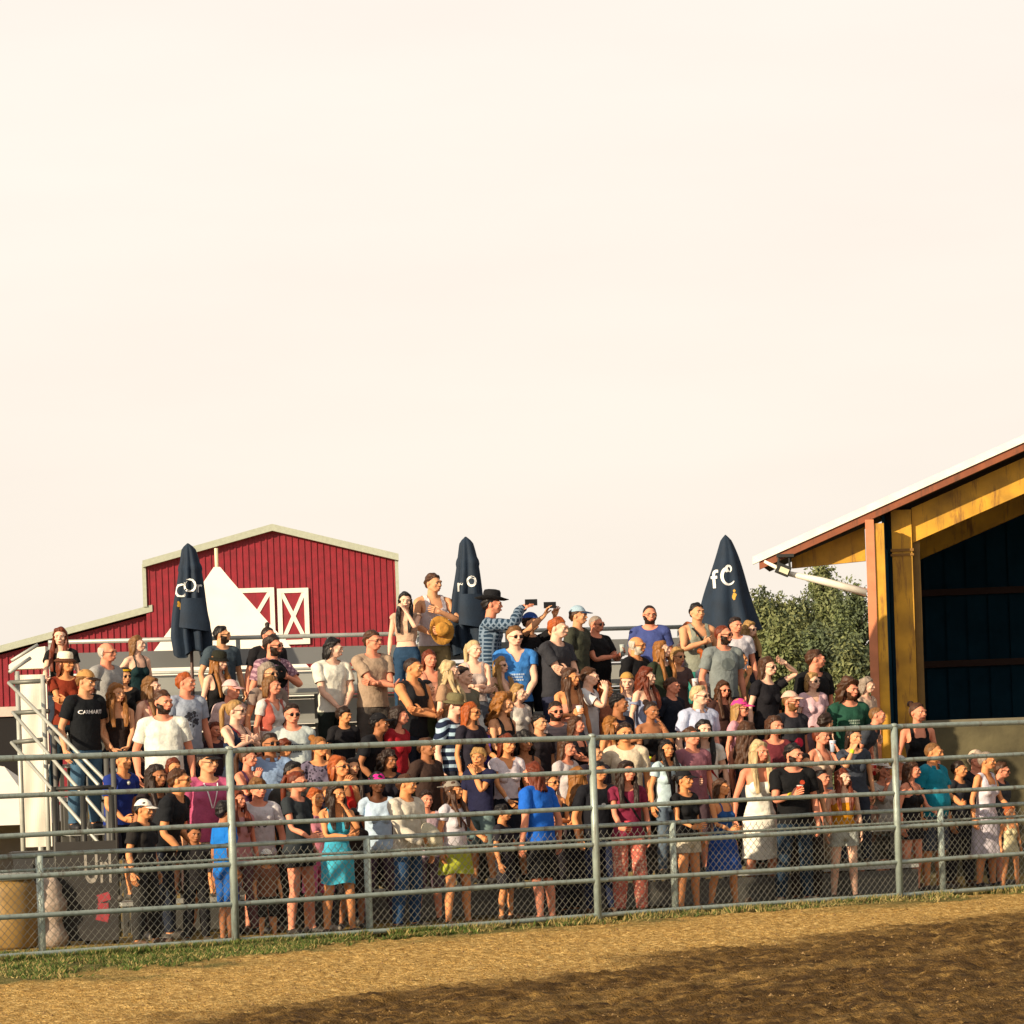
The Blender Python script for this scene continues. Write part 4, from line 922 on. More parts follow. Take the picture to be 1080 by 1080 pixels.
PEOPLE_LOG = []
def build_person(sp):
    k = sp['k']; base = 'w' if k in ('w','g') else 'm'; child = k in ('g','c'); B = BASE[base]; J = B['J']; rg = np.random.default_rng(sp['seed']); seed = sp['seed']*1.37 % 20
    H = sp['H']; girth = sp.get('girth', 0)
    Pb, Ph, Wb, Wh = B['Pb'].copy(), B['Ph'].copy(), B['Wb'], B['Wh']
    torso = (Wb[:,0]+Wb[:,1]).clip(0,1); bell = np.exp(-((Pb[:,2]-1.08)/.16)**2)
    Pb[:,1] -= girth*.07*bell*torso*(Pb[:,1] < .02); Pb[:,:2] *= (1+girth*(.16*torso*(.4+.6*bell)+.10*(Wb[:,10]+Wb[:,11])))[:,None]
    bulk = sp.get('bulk', 1.0)
    hs = 1.02
    if child: t = np.clip((1.5-H)/.5, 0, 1); hs = 1.02+.25*t
    hc = np.array([0,0,1.55]); 
    def HS(P): 
        Q_ = P.copy(); m = P[:,2] > 1.50; s_ = 1+(hs-1)*np.clip((P[:,2]-1.50)/.07, 0, 1); return hc+(Q_-hc)*s_[:,None]
    if hs > 1: Ph = HS(Ph)
    Nb, Nh = (normals(Pb, B['Qb']) if girth else B['Nb']), B['Nh']
    skullz = (1.792-1.55)*hs+1.55
    sc = H/(skullz+.008)
    arms = sp['arms']; legs = sp.get('legs') or [(rg.normal(0,.05), abs(rg.normal(.03,.03)), abs(rg.normal(0,.04))), (rg.normal(0,.05), abs(rg.normal(.03,.03)), abs(rg.normal(0,.04)))]
    pose = make_pose(base, arms, R(sp['hyaw']), R(sp.get('pitch', rg.normal(6,3))), sp.get('lean', rg.normal(.03,.03)), R(rg.normal(0,3)), legs, rg)
    yaw = Rz(R(sp['yaw']))
    hx = pose_pts(np.array([[0,0,1.70]]), np.eye(16)[[3]], pose)[0]; off = yaw@(hx*sc*np.array([1.05,1.05,1])); top = pose_pts(np.array([[0,.01,skullz]]), np.eye(16)[[3]], pose)[0][2]*sc
    zf = 0
    wx, wy, wz = sp['pos'][0]-off[0], sp['pos'][1]-off[1], sp['pos'][2]
    SW = np.array([sc*1.05, sc*1.05, sc])
    def fin(P, W): return (pose_pts(P, W, pose)*SW)@yaw.T
    skin, lip = SKIN[sp['skin']]; SM = mat('skin_'+sp['skin'], skin, .62, var=.14, scale=7, spec=.25)
    hairc = HC_[sp['hairc']]; HM = hairmat(hairc)
    bw = hairc if sp['hairc'] not in ('plat','white','blond') else '#8a6436'
    mats = [SM, mat('eye_white', '#c9c0b4', .3), mat('iris_dark', '#1b120c', .2), mat('brow_'+bw, bw, .8), mat('lip_'+sp['skin'], lip, .5)]
    V = [fin(Pb, Wb), fin(Ph, Wh)]; F = [B['Qb'], B['Qh']+len(Pb)]; nb = len(Pb)+len(Ph); F2 = []; M2 = []
    for s in (0, 1):
        hv, hf = B['hands'][s]; w = np.zeros((len(hv), 16)); w[:,8+s] = 1; V.append(fin(hv, w)); F2 += [tuple(nb+i for i in q) for q in hf]; M2 += [0]*len(hf); nb += len(hv)
    head1 = lambda n: np.tile(np.eye(16)[3], (n,1))
    hidden = 'sun' in sp['ex']
    for fv, ff, mi in B['feats']:
        if hidden and mi in (1,2): continue
        fv = np.array(fv); fv = HS(fv) if hs > 1 else fv; V.append(fin(fv, head1(len(fv)))); F2 += [tuple(nb+i for i in q) for q in ff]; M2 += [mi]*len(ff); nb += len(fv)
    V = np.concatenate(V); quads = np.concatenate(F)
    allF = [tuple(q) for q in quads.tolist()] + F2
    me = bpy.data.meshes.new('person')
    loops = np.concatenate([quads.ravel(), np.array([i for f in F2 for i in f], np.int64)]).astype(np.int32); tot = np.concatenate([np.full(len(quads), 4), np.array([len(f) for f in F2])]).astype(np.int32)
    me.vertices.add(len(V)); me.vertices.foreach_set('co', V.astype(np.float32).ravel()); me.loops.add(len(loops)); me.loops.foreach_set('vertex_index', loops)
    me.polygons.add(len(tot)); st = np.zeros(len(tot), np.int32); st[1:] = np.cumsum(tot)[:-1]; me.polygons.foreach_set('loop_start', st); me.polygons.foreach_set('loop_total', tot)
    for m in mats: me.materials.append(m)
    me.polygons.foreach_set('material_index', np.concatenate([np.zeros(len(quads)), M2]).astype(np.int32)); me.polygons.foreach_set('use_smooth', np.ones(len(tot), bool)); me.update(calc_edges=True)
    root = link('person', me, None, (wx, wy, wz)); tag(root, sp['label'], sp['cat'], 'spectators standing in the crowd')
    def part(name, P, Fc, Wt, m, smooth_=True, rest=None, head=False):
        P = np.asarray(P, float)
        if head and hs > 1: P = HS(P)
        return link(name, mesh_np(name, fin(P, Wt), Fc, [m], smooth=smooth_, attrs=(P if rest is None else rest)), root)
    # ---------- clothes
    x, y, z = Pb[:,0], Pb[:,1], Pb[:,2]; ax = np.abs(x)
    armw = Wb[:,4]+Wb[:,5]+Wb[:,6]+Wb[:,7]+Wb[:,8]+Wb[:,9]; sxj = J['shL'][0]
    arm = (ax > sxj-.035) & (z > .6) & (armw > .35); aa = (ax-sxj)*.7071-(z-1.435)*.7071     # distance along the arm
    arm = arm | ((aa > .06) & (ax > .20) & (z > .75))
    legm = z < .95
    dneck = np.sqrt(x**2+(y+.005)**2+((z-1.535)*1.0)**2)
    tstyle, tcol, tpat, tc2 = sp['top']; bstyle, bcol, bpat, bc2 = sp['bot']
    def torso_off(hem, loose):
        o = np.full(len(Pb), .010)+wr(Pb, seed, .0036)
        o += np.where(arm, .004+.010*np.clip(aa/.2, 0, 1), 0); return o+.003
    def hang(p, w, hem, rx, ry):
        px, py, pz = p[:,0], p[:,1], p[:,2]; ta = (w[:,4:10].sum(1) < .3) & (pz < 1.33) & (pz > hem-.05) & (np.abs(px) < rx*1.15)
        g = 1+girth*.16; rho = np.sqrt((px/(rx*g))**2+((py)/(ry*g))**2).clip(.2, 3); f = np.where(ta & (rho < 1), 1/rho, 1); t = np.clip((1.33-pz)/.1, 0, 1); f = 1+(f-1)*t
        p = p.copy(); p[:,0] *= f; p[:,1] *= f; return p
    hem = .90; wts = None
    T = dict(tee=1, polo=1, vneck=1, crop=1, tank=1, strap=1, strapless=1, long=1, shirt=1, off=1, sleeveless=1)
    body = z > hem
    nohead = (Wb[:,2]+Wb[:,3]) < .9
    if tstyle == 'crop': hem = 1.10
    if bstyle in ('skirt','dress','shorts','jeans','pants','short') and base == 'w' and tstyle != 'tee' and tstyle != 'crop': hem = 1.0
    if bstyle == 'dress': hem = .98
    sl = dict(tee=.19 if base == 'm' else .13, polo=.19, vneck=.13, crop=.02, long=.60, shirt=.60, off=.13).get(tstyle, None)
    mask = (z > hem) & nohead
    if sl is not None:
        mask &= (~arm | (aa < sl)) & ~(arm & (aa > sl))
        if tstyle in ('vneck','shirt'): mask &= ~((dneck < .095)) & ~((y < 0) & (ax < (z-1.36)*.5))
        elif tstyle == 'off': mask &= (z < 1.40) & ~((ax < .13) & (z > 1.37))
        elif tstyle == 'crop': mask &= ~(arm & (aa > .02)) & ~((ax < .075) & (z > 1.40)) & (dneck > .11)
        else: mask &= dneck > (.092 if base == 'm' else .105)
    elif tstyle in ('tank','sleeveless'):
        wx_ = .128 if base == 'm' else .112; ww = wx_ + (.03 if tstyle == 'sleeveless' else 0)
        mask &= ~(arm & (aa > -.02)) & ~((ax > ww) & (z > 1.32)) & ~((ax < .062) & (z > (1.37 if y.mean() else 1.37)) & (y < .03)) & ~((ax < .055) & (z > 1.42)) & (dneck > .085)
    elif tstyle == 'strap': mask &= ((z < 1.355) | ((ax > .062) & (ax < .092) & (z < 1.56))) & ~arm & ~((ax > .115) & (z > 1.325))
    elif tstyle == 'strapless': mask &= (z < 1.345) & ~arm
    if tstyle != 'none':
        r = shell(Pb, B['Qb'], Wb, Nb, mask, torso_off(hem, 0))
        if r:
            p, q, w = r; rx, ry = ((.178,.125) if base == 'm' else ((.150,.112) if tstyle in ('tee','vneck','polo','shirt','long','off') else (.128,.092)))
            if bstyle == 'dress': rx, ry = .125, .09
            p = hang(p, w, hem, rx, ry)
            nm = dict(tee='t_shirt', polo='polo_shirt', vneck='blouse', crop='crop_top', tank='tank_top', strap='strap_top', strapless='strapless_top', long='jumper', shirt='shirt', off='blouse', sleeveless='sleeveless_top')[tstyle]
            to = part('bodice' if bstyle == 'dress' else nm, p, q, w, fabric(tcol, tpat, tc2))
            if tstyle in ('polo','shirt'):
                V_, F_ = [], []; n = 20
                for i in range(n+1):
                    th = -math.pi/2+.35+(2*math.pi-.7)*i/n; c, s = math.cos(th), math.sin(th)
                    V_ += [(.066*c, .062*s+.004, 1.535 if s > -.3 else 1.515), (.088*c, .080*s, 1.50 if s > -.3 else 1.47), (.086*c, .078*s, 1.49)]
                for i in range(n):
                    for j in (0,1): a = 3*i+j; F_.append((a, a+3, a+4, a+1))
                V_ = np.array(V_); w_ = np.zeros((len(V_),16)); w_[:,1] = 1; link('collar', mesh_np('collar', fin(V_, w_), F_, [fabric(tcol)], smooth=True), root)
            if sp.get('decal'):
                kind, dcol, dz, dsz = sp['decal']; bv = BVHTree.FromPolygons([Vector(v) for v in p], [tuple(i) for i in q])
                if kind.startswith('T:'): dv, df = text_mesh(kind[2:], dsz)
                else:
                    dv = []; df = []; rr = random.Random(sp['seed'])
                    if kind == 'disc':
                        for i in range(26):
                            b0 = len(dv); a = rr.random()*6.28; r_ = dsz*math.sqrt(rr.random())*.8; cx, cy = r_*math.cos(a), r_*math.sin(a)*1.05; h_ = dsz*rr.uniform(.12,.3)
                            for j in range(6): dv.append((cx+h_*math.cos(j*1.047)*rr.uniform(.6,1), cy+h_*math.sin(j*1.047)*rr.uniform(.6,1), 0))
                            df.append(tuple(range(b0, b0+6)))
                    elif kind == 'rows':
                        for i in range(3):
                            xx = -dsz*(.9-.15*i)
                            while xx < dsz*(.9-.15*i):
                                w_ = dsz*rr.uniform(.10,.22); b0 = len(dv); y0 = -i*dsz*.38; h_ = dsz*.24
                                dv += [(xx,y0,0),(xx+w_,y0,0),(xx+w_*.9,y0+h_,0),(xx,y0+h_,0)]; df.append((b0,b0+1,b0+2,b0+3)); xx += w_*1.35
                    elif kind == 'blot':
                        for i in range(10): dv.append((dsz*math.cos(i*.628), dsz*.9*math.sin(i*.628)*(1.1 if i < 5 else .8), 0))
                        df.append(tuple(range(10)))
                    dv = np.array(dv)
                xo = sp.get('dx', 0); out = []
                for v in dv:
                    h = bv.ray_cast(Vector((v[0]+xo, -1, dz+v[1])), Vector((0,1,0)))[0]; out.append((v[0]+xo, (h.y if h else -.12)-.006, dz+v[1]))
                out = np.array(out); part('print', out, df, weights(out, B['SG']), mat('print_'+dcol, dcol, .8, var=.05), False)
    # ---------- lower clothes
    def legshell(zlo, off, name, m, ztop=1.04):
        mk = (z < ztop) & (z > zlo) & ~arm; o = np.where(z > .90, .004, .010)+wr(Pb, seed+3, .003)*(z < .90)+off*np.clip((.95-z)/.5, 0, 1); return shell(Pb, B['Qb'], Wb, Nb, mk, o), name, m
    bt = None
    if bstyle in ('jeans','pants'): bt = legshell(.075, .012 if bstyle == 'jeans' else .02, 'jeans' if bstyle == 'jeans' else 'trousers', fabric(bcol, bpat, bc2))
    elif bstyle == 'shorts': bt = legshell(.50, .034, 'shorts', fabric(bcol, bpat, bc2))
    elif bstyle == 'short': bt = legshell(.74, .05, 'shorts', fabric(bcol, bpat, bc2))
    elif bstyle == 'leggings': bt = legshell(.1, -.004, 'leggings', fabric(bcol))
    if bt and bt[0]: p, q, w = bt[0]; part(bt[1], p, q, w, bt[2])
    if bstyle in ('skirt','dress'):
        L = sp.get('len', .48); n = 40; nz = 16; zt = 1.03 if bstyle == 'skirt' else 1.02; fl = sp.get('flare', .10); Vs = []
        for i in range(nz+1):
            t = i/nz; zz = zt-(zt-L)*t; hw = np.interp(zz, [.3,.75,.93,1.03], [.165,.172,.185,.150]); hd = np.interp(zz, [.3,.75,.93,1.03], [.135,.14,.140,.105])
            for j in range(n):
                a = 2*math.pi*j/n; pl = 1+.045*t*math.sin(a*7+seed)+.03*t*math.sin(a*11+seed*2); g_ = (1+girth*.12)
                Vs.append(((hw+fl*t)*pl*g_*math.cos(a), (hd+fl*t)*pl*g_*math.sin(a)+.008, zz+.012*t*math.sin(a*3+seed)))
        Fs = [(i*n+j, (i+1)*n+j, (i+1)*n+(j+1)%n, i*n+(j+1)%n) for i in range(nz) for j in range(n)]
        Vs = np.array(Vs); w_ = np.zeros((len(Vs),16)); w_[:,0] = 1; part('skirt', Vs, np.array(Fs), w_, fabric(bcol, bpat, bc2))
    # ---------- shoes
    shc = sp.get('shoe', rg.choice(['#2a2724','#8a8276','#5a4433','#1c1c20','#4a4640']))
    for s, g in ((1,'L'),(-1,'R')):
        r = shell(Pb, B['Qb'], Wb, Nb, (z < .085) & (x*s > 0), np.full(len(Pb), .010))
        if r: p, q, w = r; p[:,2] = np.maximum(p[:,2], -.005); part('shoe', p, q, w, mat('shoe_'+shc, shc, .6))
    # ---------- hair
    hx_, hy_, hz_ = Ph[:,0], Ph[:,1], Ph[:,2]; hP, hN = B['Ph'], B['Nh']; X, Y, Z = hP[:,0], hP[:,1], hP[:,2]
    st_ = sp['hair']; cap = [e for e in sp['ex'] if e.startswith('cap') or e.startswith('hat') or e.startswith('bucket')]
    def line(front, side, back):   # hairline height as a function of y
        return np.where(Y < -.045, front, np.where(Y < .02, front+(side-front)*np.clip((Y+.045)/.05, 0, 1), side+(back-side)*np.clip((Y-.02)/.05, 0, 1)))
    def scalp(front, side, back, th, name='hair', lumps=.006, m=HM):
        zl = line(front, side, back)+.004*np.sin(X*90+seed); mk = Z > zl; o = th*np.clip((Z-zl)/.03, .35, 1)*(1+.35*np.clip((Z-1.74)/.05, 0, 1))+lumps*(np.sin(X*95+seed*2+Z*50)+np.sin(Y*80+seed)+np.sin(Z*110+Y*60+seed))*.6
        r = shell(hP, B['Qh'], B['Wh'], hN, mk, np.maximum(o, .003), bsm=2)
        p, q, w = r; return part(name, p, q, head1(len(p)), m, head=True)
    def tubes(list_, name, m, head=True, Wt=None):
        parts = []
        for pts, rs in list_:
            V_, F_ = [], []; n = 8; pts = [np.array(a, float) for a in pts]
            for i, c_ in enumerate(pts):
                d = pts[min(i+1,len(pts)-1)]-pts[max(i-1,0)]; d /= max(1e-6, np.linalg.norm(d)); xx = np.cross(d, [0,1,0.1]); xx /= np.linalg.norm(xx); yy = np.cross(d, xx)
                for j in range(n): a = 2*math.pi*j/n; V_.append(c_+(xx*math.cos(a)+yy*math.sin(a))*rs[i])
            F_ = [(i*n+j, (i+1)*n+j, (i+1)*n+(j+1)%n, i*n+(j+1)%n) for i in range(len(pts)-1) for j in range(n)]+[tuple(range(n-1,-1,-1)), tuple(range(len(V_)-n, len(V_)))]
            parts.append((V_, F_))
        V_, F_ = cat(parts); V_ = np.array(V_)
        w_ = head1(len(V_)) if head else weights(V_, B['SG'])
        if not head: w_[V_[:,2] > 1.60] = np.eye(16)[3]; w_[:,4:] = 0; w_[:,1] += 1e-6; w_ /= w_.sum(1, keepdims=True)
        return part(name, V_, F_, w_, m, head=head)
    def mane(zend, wav, phi=112, name='hair_length', vol=1.0):
        n = 26; rows = 20; V_ = []; F_ = []
        for lay in (0, 1):
            for i in range(rows+1):
                t = i/rows; zz = 1.765-(1.765-zend)*t
                rx = np.interp(zz, [1.1,1.38,1.46,1.55,1.66,1.74,1.765], [.10,.125,.118,.094,.094,.078,.05])*vol; ry = np.interp(zz, [1.1,1.38,1.46,1.55,1.66,1.74,1.765], [.13,.125,.11,.098,.106,.088,.06])*vol
                ph = R(phi)*np.interp(zz, [1.1,1.45,1.6,1.765], [.62,.80,.92,1.0]); 
                for j in range(n+1):
                    a = -ph+2*ph*j/n; r_ = 1-(0 if lay == 0 else .16)+wav*(.05*math.sin(j*1.9+zz*26+seed)+.04*math.sin(zz*48+j+seed)); tp = 1-.16*max(0, t-.75)*4*(abs(a)/ph)
                    V_.append((rx*r_*math.sin(a)*tp, .018+ry*r_*math.cos(a), zz-.02*math.sin(j*2.1+seed)*t))
        b0 = (rows+1)*(n+1)
        for i in range(rows):
            for j in range(n):
                a = i*(n+1)+j; F_.append((a, a+1, a+n+2, a+n+1)); F_.append((b0+a, b0+a+n+1, b0+a+n+2, b0+a+1))
        for i in range(rows):
            for j in (0, n): a = i*(n+1)+j; F_.append((a, a+n+1, b0+a+n+1, b0+a))
        for j in range(n): a = rows*(n+1)+j; F_.append((a, a+1, b0+a+1, b0+a))
        V_ = np.array(V_); w_ = np.zeros((len(V_),16)); t = np.clip((V_[:,2]-1.40)/.20, 0, 1); w_[:,3] = t; w_[:,1] = 1-t
        return part(name, V_, np.array(F_), w_, HM, head=True)
    def locks(zend, s_list=(1,-1)):
        L = []
        for s in s_list:
            for q in range(3):
                a = .062+.012*q; L.append(([(s*(.070+.004*q), -.035+.02*q, 1.70), (s*(.086), -.05+.018*q, 1.62), (s*(a+.010), -.075-.004*q, 1.50), (s*(a+.012+.01*math.sin(seed+q)), -.125-.006*q, 1.40), (s*(a+.004), -.150, 1.32), (s*(a-.004), -.155, max(zend, 1.18))], [.012,.020,.024,.024,.020,.006]))
        return tubes(L, 'front_lock', HM, head=False)
    if st_ == 'short': scalp(1.752, 1.70, 1.60, .014)
    elif st_ == 'buzz': scalp(1.755, 1.705, 1.61, .004, lumps=.0005)
    elif st_ == 'reced': scalp(1.775, 1.695, 1.60, .006, lumps=.001)
    elif st_ == 'fringe': # bald top with hair at the sides
        zl = 1.60; mk = (Z > 1.62) & (Z < 1.735) & (Y > .0); r = shell(hP, B['Qh'], B['Wh'], hN, mk, np.full(len(hP), .006), bsm=2); p, q, w = r; part('hair', p, q, head1(len(p)), HM, head=True)
    elif st_ == 'mop': scalp(1.735, 1.675, 1.585, .024, lumps=.008)
    elif st_ == 'bob': scalp(1.750, 1.68, 1.58, .018); mane(1.55, .8, 108)
    elif st_ == 'mid': scalp(1.750, 1.68, 1.58, .017); mane(1.46, 1.0, 112)
    elif st_ == 'long': scalp(1.752, 1.68, 1.58, .017); mane(1.24, .8, 112); locks(1.22)
    elif st_ == 'wavy': scalp(1.750, 1.67, 1.58, .022, lumps=.006); mane(1.26, 2.2, 116, vol=1.10); locks(1.26)
    elif st_ == 'curly':
        scalp(1.745, 1.66, 1.57, .034, lumps=.012); mane(1.40, 3.4, 118, vol=1.25)
    elif st_ == 'bun': scalp(1.755, 1.69, 1.60, .010, lumps=.001); tubes([([(0,.09,1.755),(0,.125,1.775),(0,.150,1.78),(0,.165,1.785)], [.03,.042,.036,.012])], 'bun', HM)
    elif st_ == 'knot': scalp(1.755, 1.69, 1.61, .006, lumps=.001); tubes([([(0,.03,1.785),(0,.035,1.83),(0,.035,1.85),(0,.035,1.862)], [.025,.032,.026,.008])], 'top_knot', HM)
    elif st_ == 'pony': scalp(1.755, 1.69, 1.60, .010, lumps=.001); tubes([([(0,.10,1.735),(0,.145,1.725),(0,.165,1.66),(.01,.16,1.57),(0,.145,1.46),(.005,.14,1.38)], [.020,.026,.032,.030,.024,.006])], 'ponytail', HM)
    elif st_ == 'afro': scalp(1.745, 1.67, 1.60, .045, lumps=.010)
    # ---------- head-wear, glasses, beard, straps
    for e in sp['ex']:
        if e.startswith('cap') or e.startswith('bcap'):
            _, c1, c2 = e.split(':'); zl = np.where(Y < 0, 1.742, 1.742-(Y*.22)); mk = Z > zl-.006; o = .020+.010*np.clip((Z-1.75)/.04, 0, 1); r = shell(hP, B['Qh'], B['Wh'], hN, mk, o+0*Z, bsm=3); p, q, w = r
            cp = part('cap', p, q, head1(len(p)), fabric(c1), head=True)
            V_ = []; s = 1 if e.startswith('bcap') else -1; n = 12
            for lay in (0, -.006):
                for i in range(5):
                    t = i/4
                    for j in range(n+1): a = math.pi*j/n; cx = math.cos(a); ex_ = math.sin(a); V_.append((cx*(.082-.012*t), s*((.050+.055*ex_)+t*.085*ex_**.6)+(.012 if s > 0 else .012), 1.748-.016*t*ex_-.018*cx*cx+lay))
            F_ = []; b0 = 5*(n+1)
            for i in range(4):
                for j in range(n): a = i*(n+1)+j; F_.append((a, a+1, a+n+2, a+n+1)); F_.append((b0+a, b0+a+n+1, b0+a+n+2, b0+a+1))
            for j in range(n): a = 4*(n+1)+j; F_.append((a, a+1, b0+a+1, b0+a))
            V_ = np.array(V_); V_ = HS(V_) if hs > 1 else V_; link('cap_brim', mesh_np('cap_brim', fin(V_, head1(len(V_))), np.array(F_), [fabric(c2)], smooth=True), cp); cp.children[0].parent = cp
        elif e.startswith('hat') or e.startswith('bucket'):
            kd, c1, c2 = e.split(':'); n = 28; V_ = []; big = kd == 'hat'
            prof = [(.083,1.745),(.086,1.775),(.084,1.825),(.076,1.855),(.050,1.862),(.004,1.848)] if big else [(.088,1.74),(.086,1.79),(.075,1.822),(.04,1.834),(.004,1.836)]
            brim = [(.083,1.745),(.110,1.742),(.140,1.745),(.165,1.757),(.165,1.750),(.12,1.735),(.083,1.736)] if big else [(.088,1.745),(.105,1.730),(.122,1.712),(.121,1.707),(.09,1.735)]
            for pr, nm, c in ((prof, 'hat_crown', c1), (brim, 'hat_brim', c2)):
                V_ = []
                for (r_, zz) in pr:
                    for j in range(n):
                        a = 2*math.pi*j/n; sx_ = math.cos(a); up_ = (.035*(abs(sx_)**3)*max(0, (r_-.09)/.07) if big else 0); dent = (-.014*math.exp(-(r_*math.cos(a)/.02)**2) if big and nm == 'hat_crown' and zz > 1.84 else 0)
                        V_.append((r_*math.cos(a)*(.93 if big else 1), r_*math.sin(a)*1.14+.012, zz+up_+dent))
                F_ = np.array([(i*n+j, i*n+(j+1)%n, (i+1)*n+(j+1)%n, (i+1)*n+j) for i in range(len(pr)-1) for j in range(n)])
                part(nm, V_, F_, head1(len(V_)), fabric(c), head=True)
        elif e in ('sun','glasses'):
            fy = B['fy']; parts = []; y0 = fy(.03,1.69)-.010
            for s in (1,-1):
                if e == 'sun': V_, F_ = sph((s*.031, y0, 1.688), (.026,.006,.018), 12, 6)
                else:
                    V_, F_ = [], []
                    for j in range(12):
                        a = 2*math.pi*j/12
                        for rr, yy in ((1,0),(.84,0)): V_.append((s*.031+.024*rr*math.cos(a), y0+yy, 1.688+.017*rr*math.sin(a)))
                    for j in range(12): a, b_ = 2*j, 2*((j+1)%12); F_.append((a, b_, b_+1, a+1))
                parts.append((V_, F_)); parts.append(cone((s*.054, y0+.004, 1.692), (s*.080, .0, 1.690), .0035, .003, 6, 1))
            parts.append(cone((-.010, y0, 1.692), (.010, y0, 1.692), .003, .003, 6, 1))
            V_, F_ = cat(parts); part('sunglasses' if e == 'sun' else 'glasses', V_, F_, head1(len(V_)), mat('lens_black', '#08080a', .15) if e == 'sun' else mat('frame_black', '#17130f', .4), head=True)
        elif e.startswith('beard'):
            c = HC_[e.split(':')[1]]; mk = (Z < 1.640+.04*np.clip((np.abs(X)-.045)/.02, 0, 1)) & (Z > 1.565) & (Y < -.0) & ~((np.abs(X) < .022) & (Z > 1.617)) & ~((Z > 1.628) & (np.abs(X) < .040) & (Y > -.085))
            r = shell(hP, B['Qh'], B['Wh'], hN, mk, np.full(len(hP), .005), bsm=2)
            if r: p, q, w = r; part('beard', p, q, head1(len(p)), hairmat(c), head=True)
        elif e.startswith('strap') or e.startswith('lany'):
            c = e.split(':')[1]; V_ = []; src = p_top = None
            bvb = BVHTree.FromPolygons([Vector(v) for v in Pb+Nb*.016], [tuple(i) for i in B['Qb']]); sg = 1 if not e.startswith('strapR') else -1
            lines = [[(sg*(-.10+.26*t), 1.47-.42*t) for t in np.linspace(0, 1, 16)]] if e.startswith('strap') else [[(s*(.065-.06*t), 1.47-.24*t) for t in np.linspace(0, 1, 12)] for s in (1,-1)]
            wd = .011 if e.startswith('strap') else .005; F_ = []
            for ln in lines:
                b0 = len(V_)
                for i, (a_, z_) in enumerate(ln):
                    h = bvb.ray_cast(Vector((a_,-1,z_)), Vector((0,1,0)))[0]; yy = (h.y if h else -.1)-.010; V_ += [(a_-wd, yy, z_-wd*.6), (a_+wd, yy, z_+wd*.6)]
                F_ += [(b0+2*i, b0+2*i+1, b0+2*i+3, b0+2*i+2) for i in range(len(ln)-1)]
            V_ = np.array(V_); w_ = np.zeros((len(V_),16)); w_[:,1] = 1; part('bag_strap' if e.startswith('strap') else 'lanyard', V_, F_, w_, fabric(c))
        elif e.startswith('band'):
            _, c, g = e.split(':'); wrp = J['wr'+g]; s = 1 if g == 'L' else -1; V_, F_ = cone(wrp-D45*[s,1,1]*.035, wrp-D45*[s,1,1]*.015, .029 if base == 'w' else .034, .028 if base == 'w' else .033, 12, 1); V_ = np.array(V_); w_ = np.zeros((len(V_),16)); w_[:,6 if g == 'L' else 7] = 1; part('wristband', V_, F_, w_, mat('band_'+c, c, .5))
        elif e.startswith('head'):
            c = e.split(':')[1]; V_ = []; n = 24
            for zz in (0, .028):
                for j in range(n): a = 2*math.pi*j/n; V_.append((.092*math.cos(a), .108*math.sin(a)+.012, 1.745+zz+.02*math.sin(a)*-1))
            part('headband', V_, np.array([(j, (j+1)%n, n+(j+1)%n, n+j) for j in range(n)]), head1(len(V_)), fabric(c), head=True)
        elif e.startswith('scarf'):
            c = e.split(':')[1]; mk = (z > 1.12) & (armw < .5) & (ax > .07) & (z < 1.5); r = shell(Pb, B['Qb'], Wb, Nb, mk, np.full(len(Pb), .024)+wr(Pb, seed, .005))
            if r: p, q, w = r; part('cardigan', p, q, w, fabric(c))
    def hand_world(g, along=.09, out=.035):
        s = 1 if g == 'L' else -1; o = J['wr'+g]+D45*[s,1,1]*along+np.array([-s*.7071,0,-.7071])*out; w_ = np.zeros((1,16)); w_[0,8+(0 if s > 0 else 1)] = 1
        return Vector(fin(o[None], w_)[0]+[wx,wy,wz])
    return root, hand_world, R(sp['yaw']), sc
# held things
def held_cup(P, c1, c2, label, h=.12, r=.038):
    o = empty('cup', tuple(P-Vector((0,0,h*.5)))); tag(o, label, 'cup', 'drinks held by people in the crowd')
    m = MB(); m.lathe([(r*.72,0),(r*.95,h*.9),(r,h),(r*.9,h),(r*.66,.01)], n=16); m.build('cup_body', mat('cup_'+c1, c1, .35), o, True)
    m = MB(); m.lathe([(r*1.04,h),(r*1.04,h+.008),(r*.85,h+.012),(.001,h+.012)], n=16); m.build('lid', mat('cup_'+c2, c2, .35), o, True)
def held_phone(P, rz, label):
    o = empty('phone', tuple(P), rz); tag(o, label, 'phone', 'phones held up to film')
    m = MB(); m.box((0,0,0), (.15,.009,.075)); m.build('phone_case', mat('phone_black', '#0b0b0d', .3), o)
    m = MB(); m.box((0,.006,0), (.14,.003,.068)); m.build('screen', mat('phone_glass', '#10151c', .1), o)
    m = MB(); m.tube([(.05,-.004,.018),(.05,-.008,.018)], .009, 10); m.build('camera_lens', mat('phone_lens', '#05050a', .1), o)
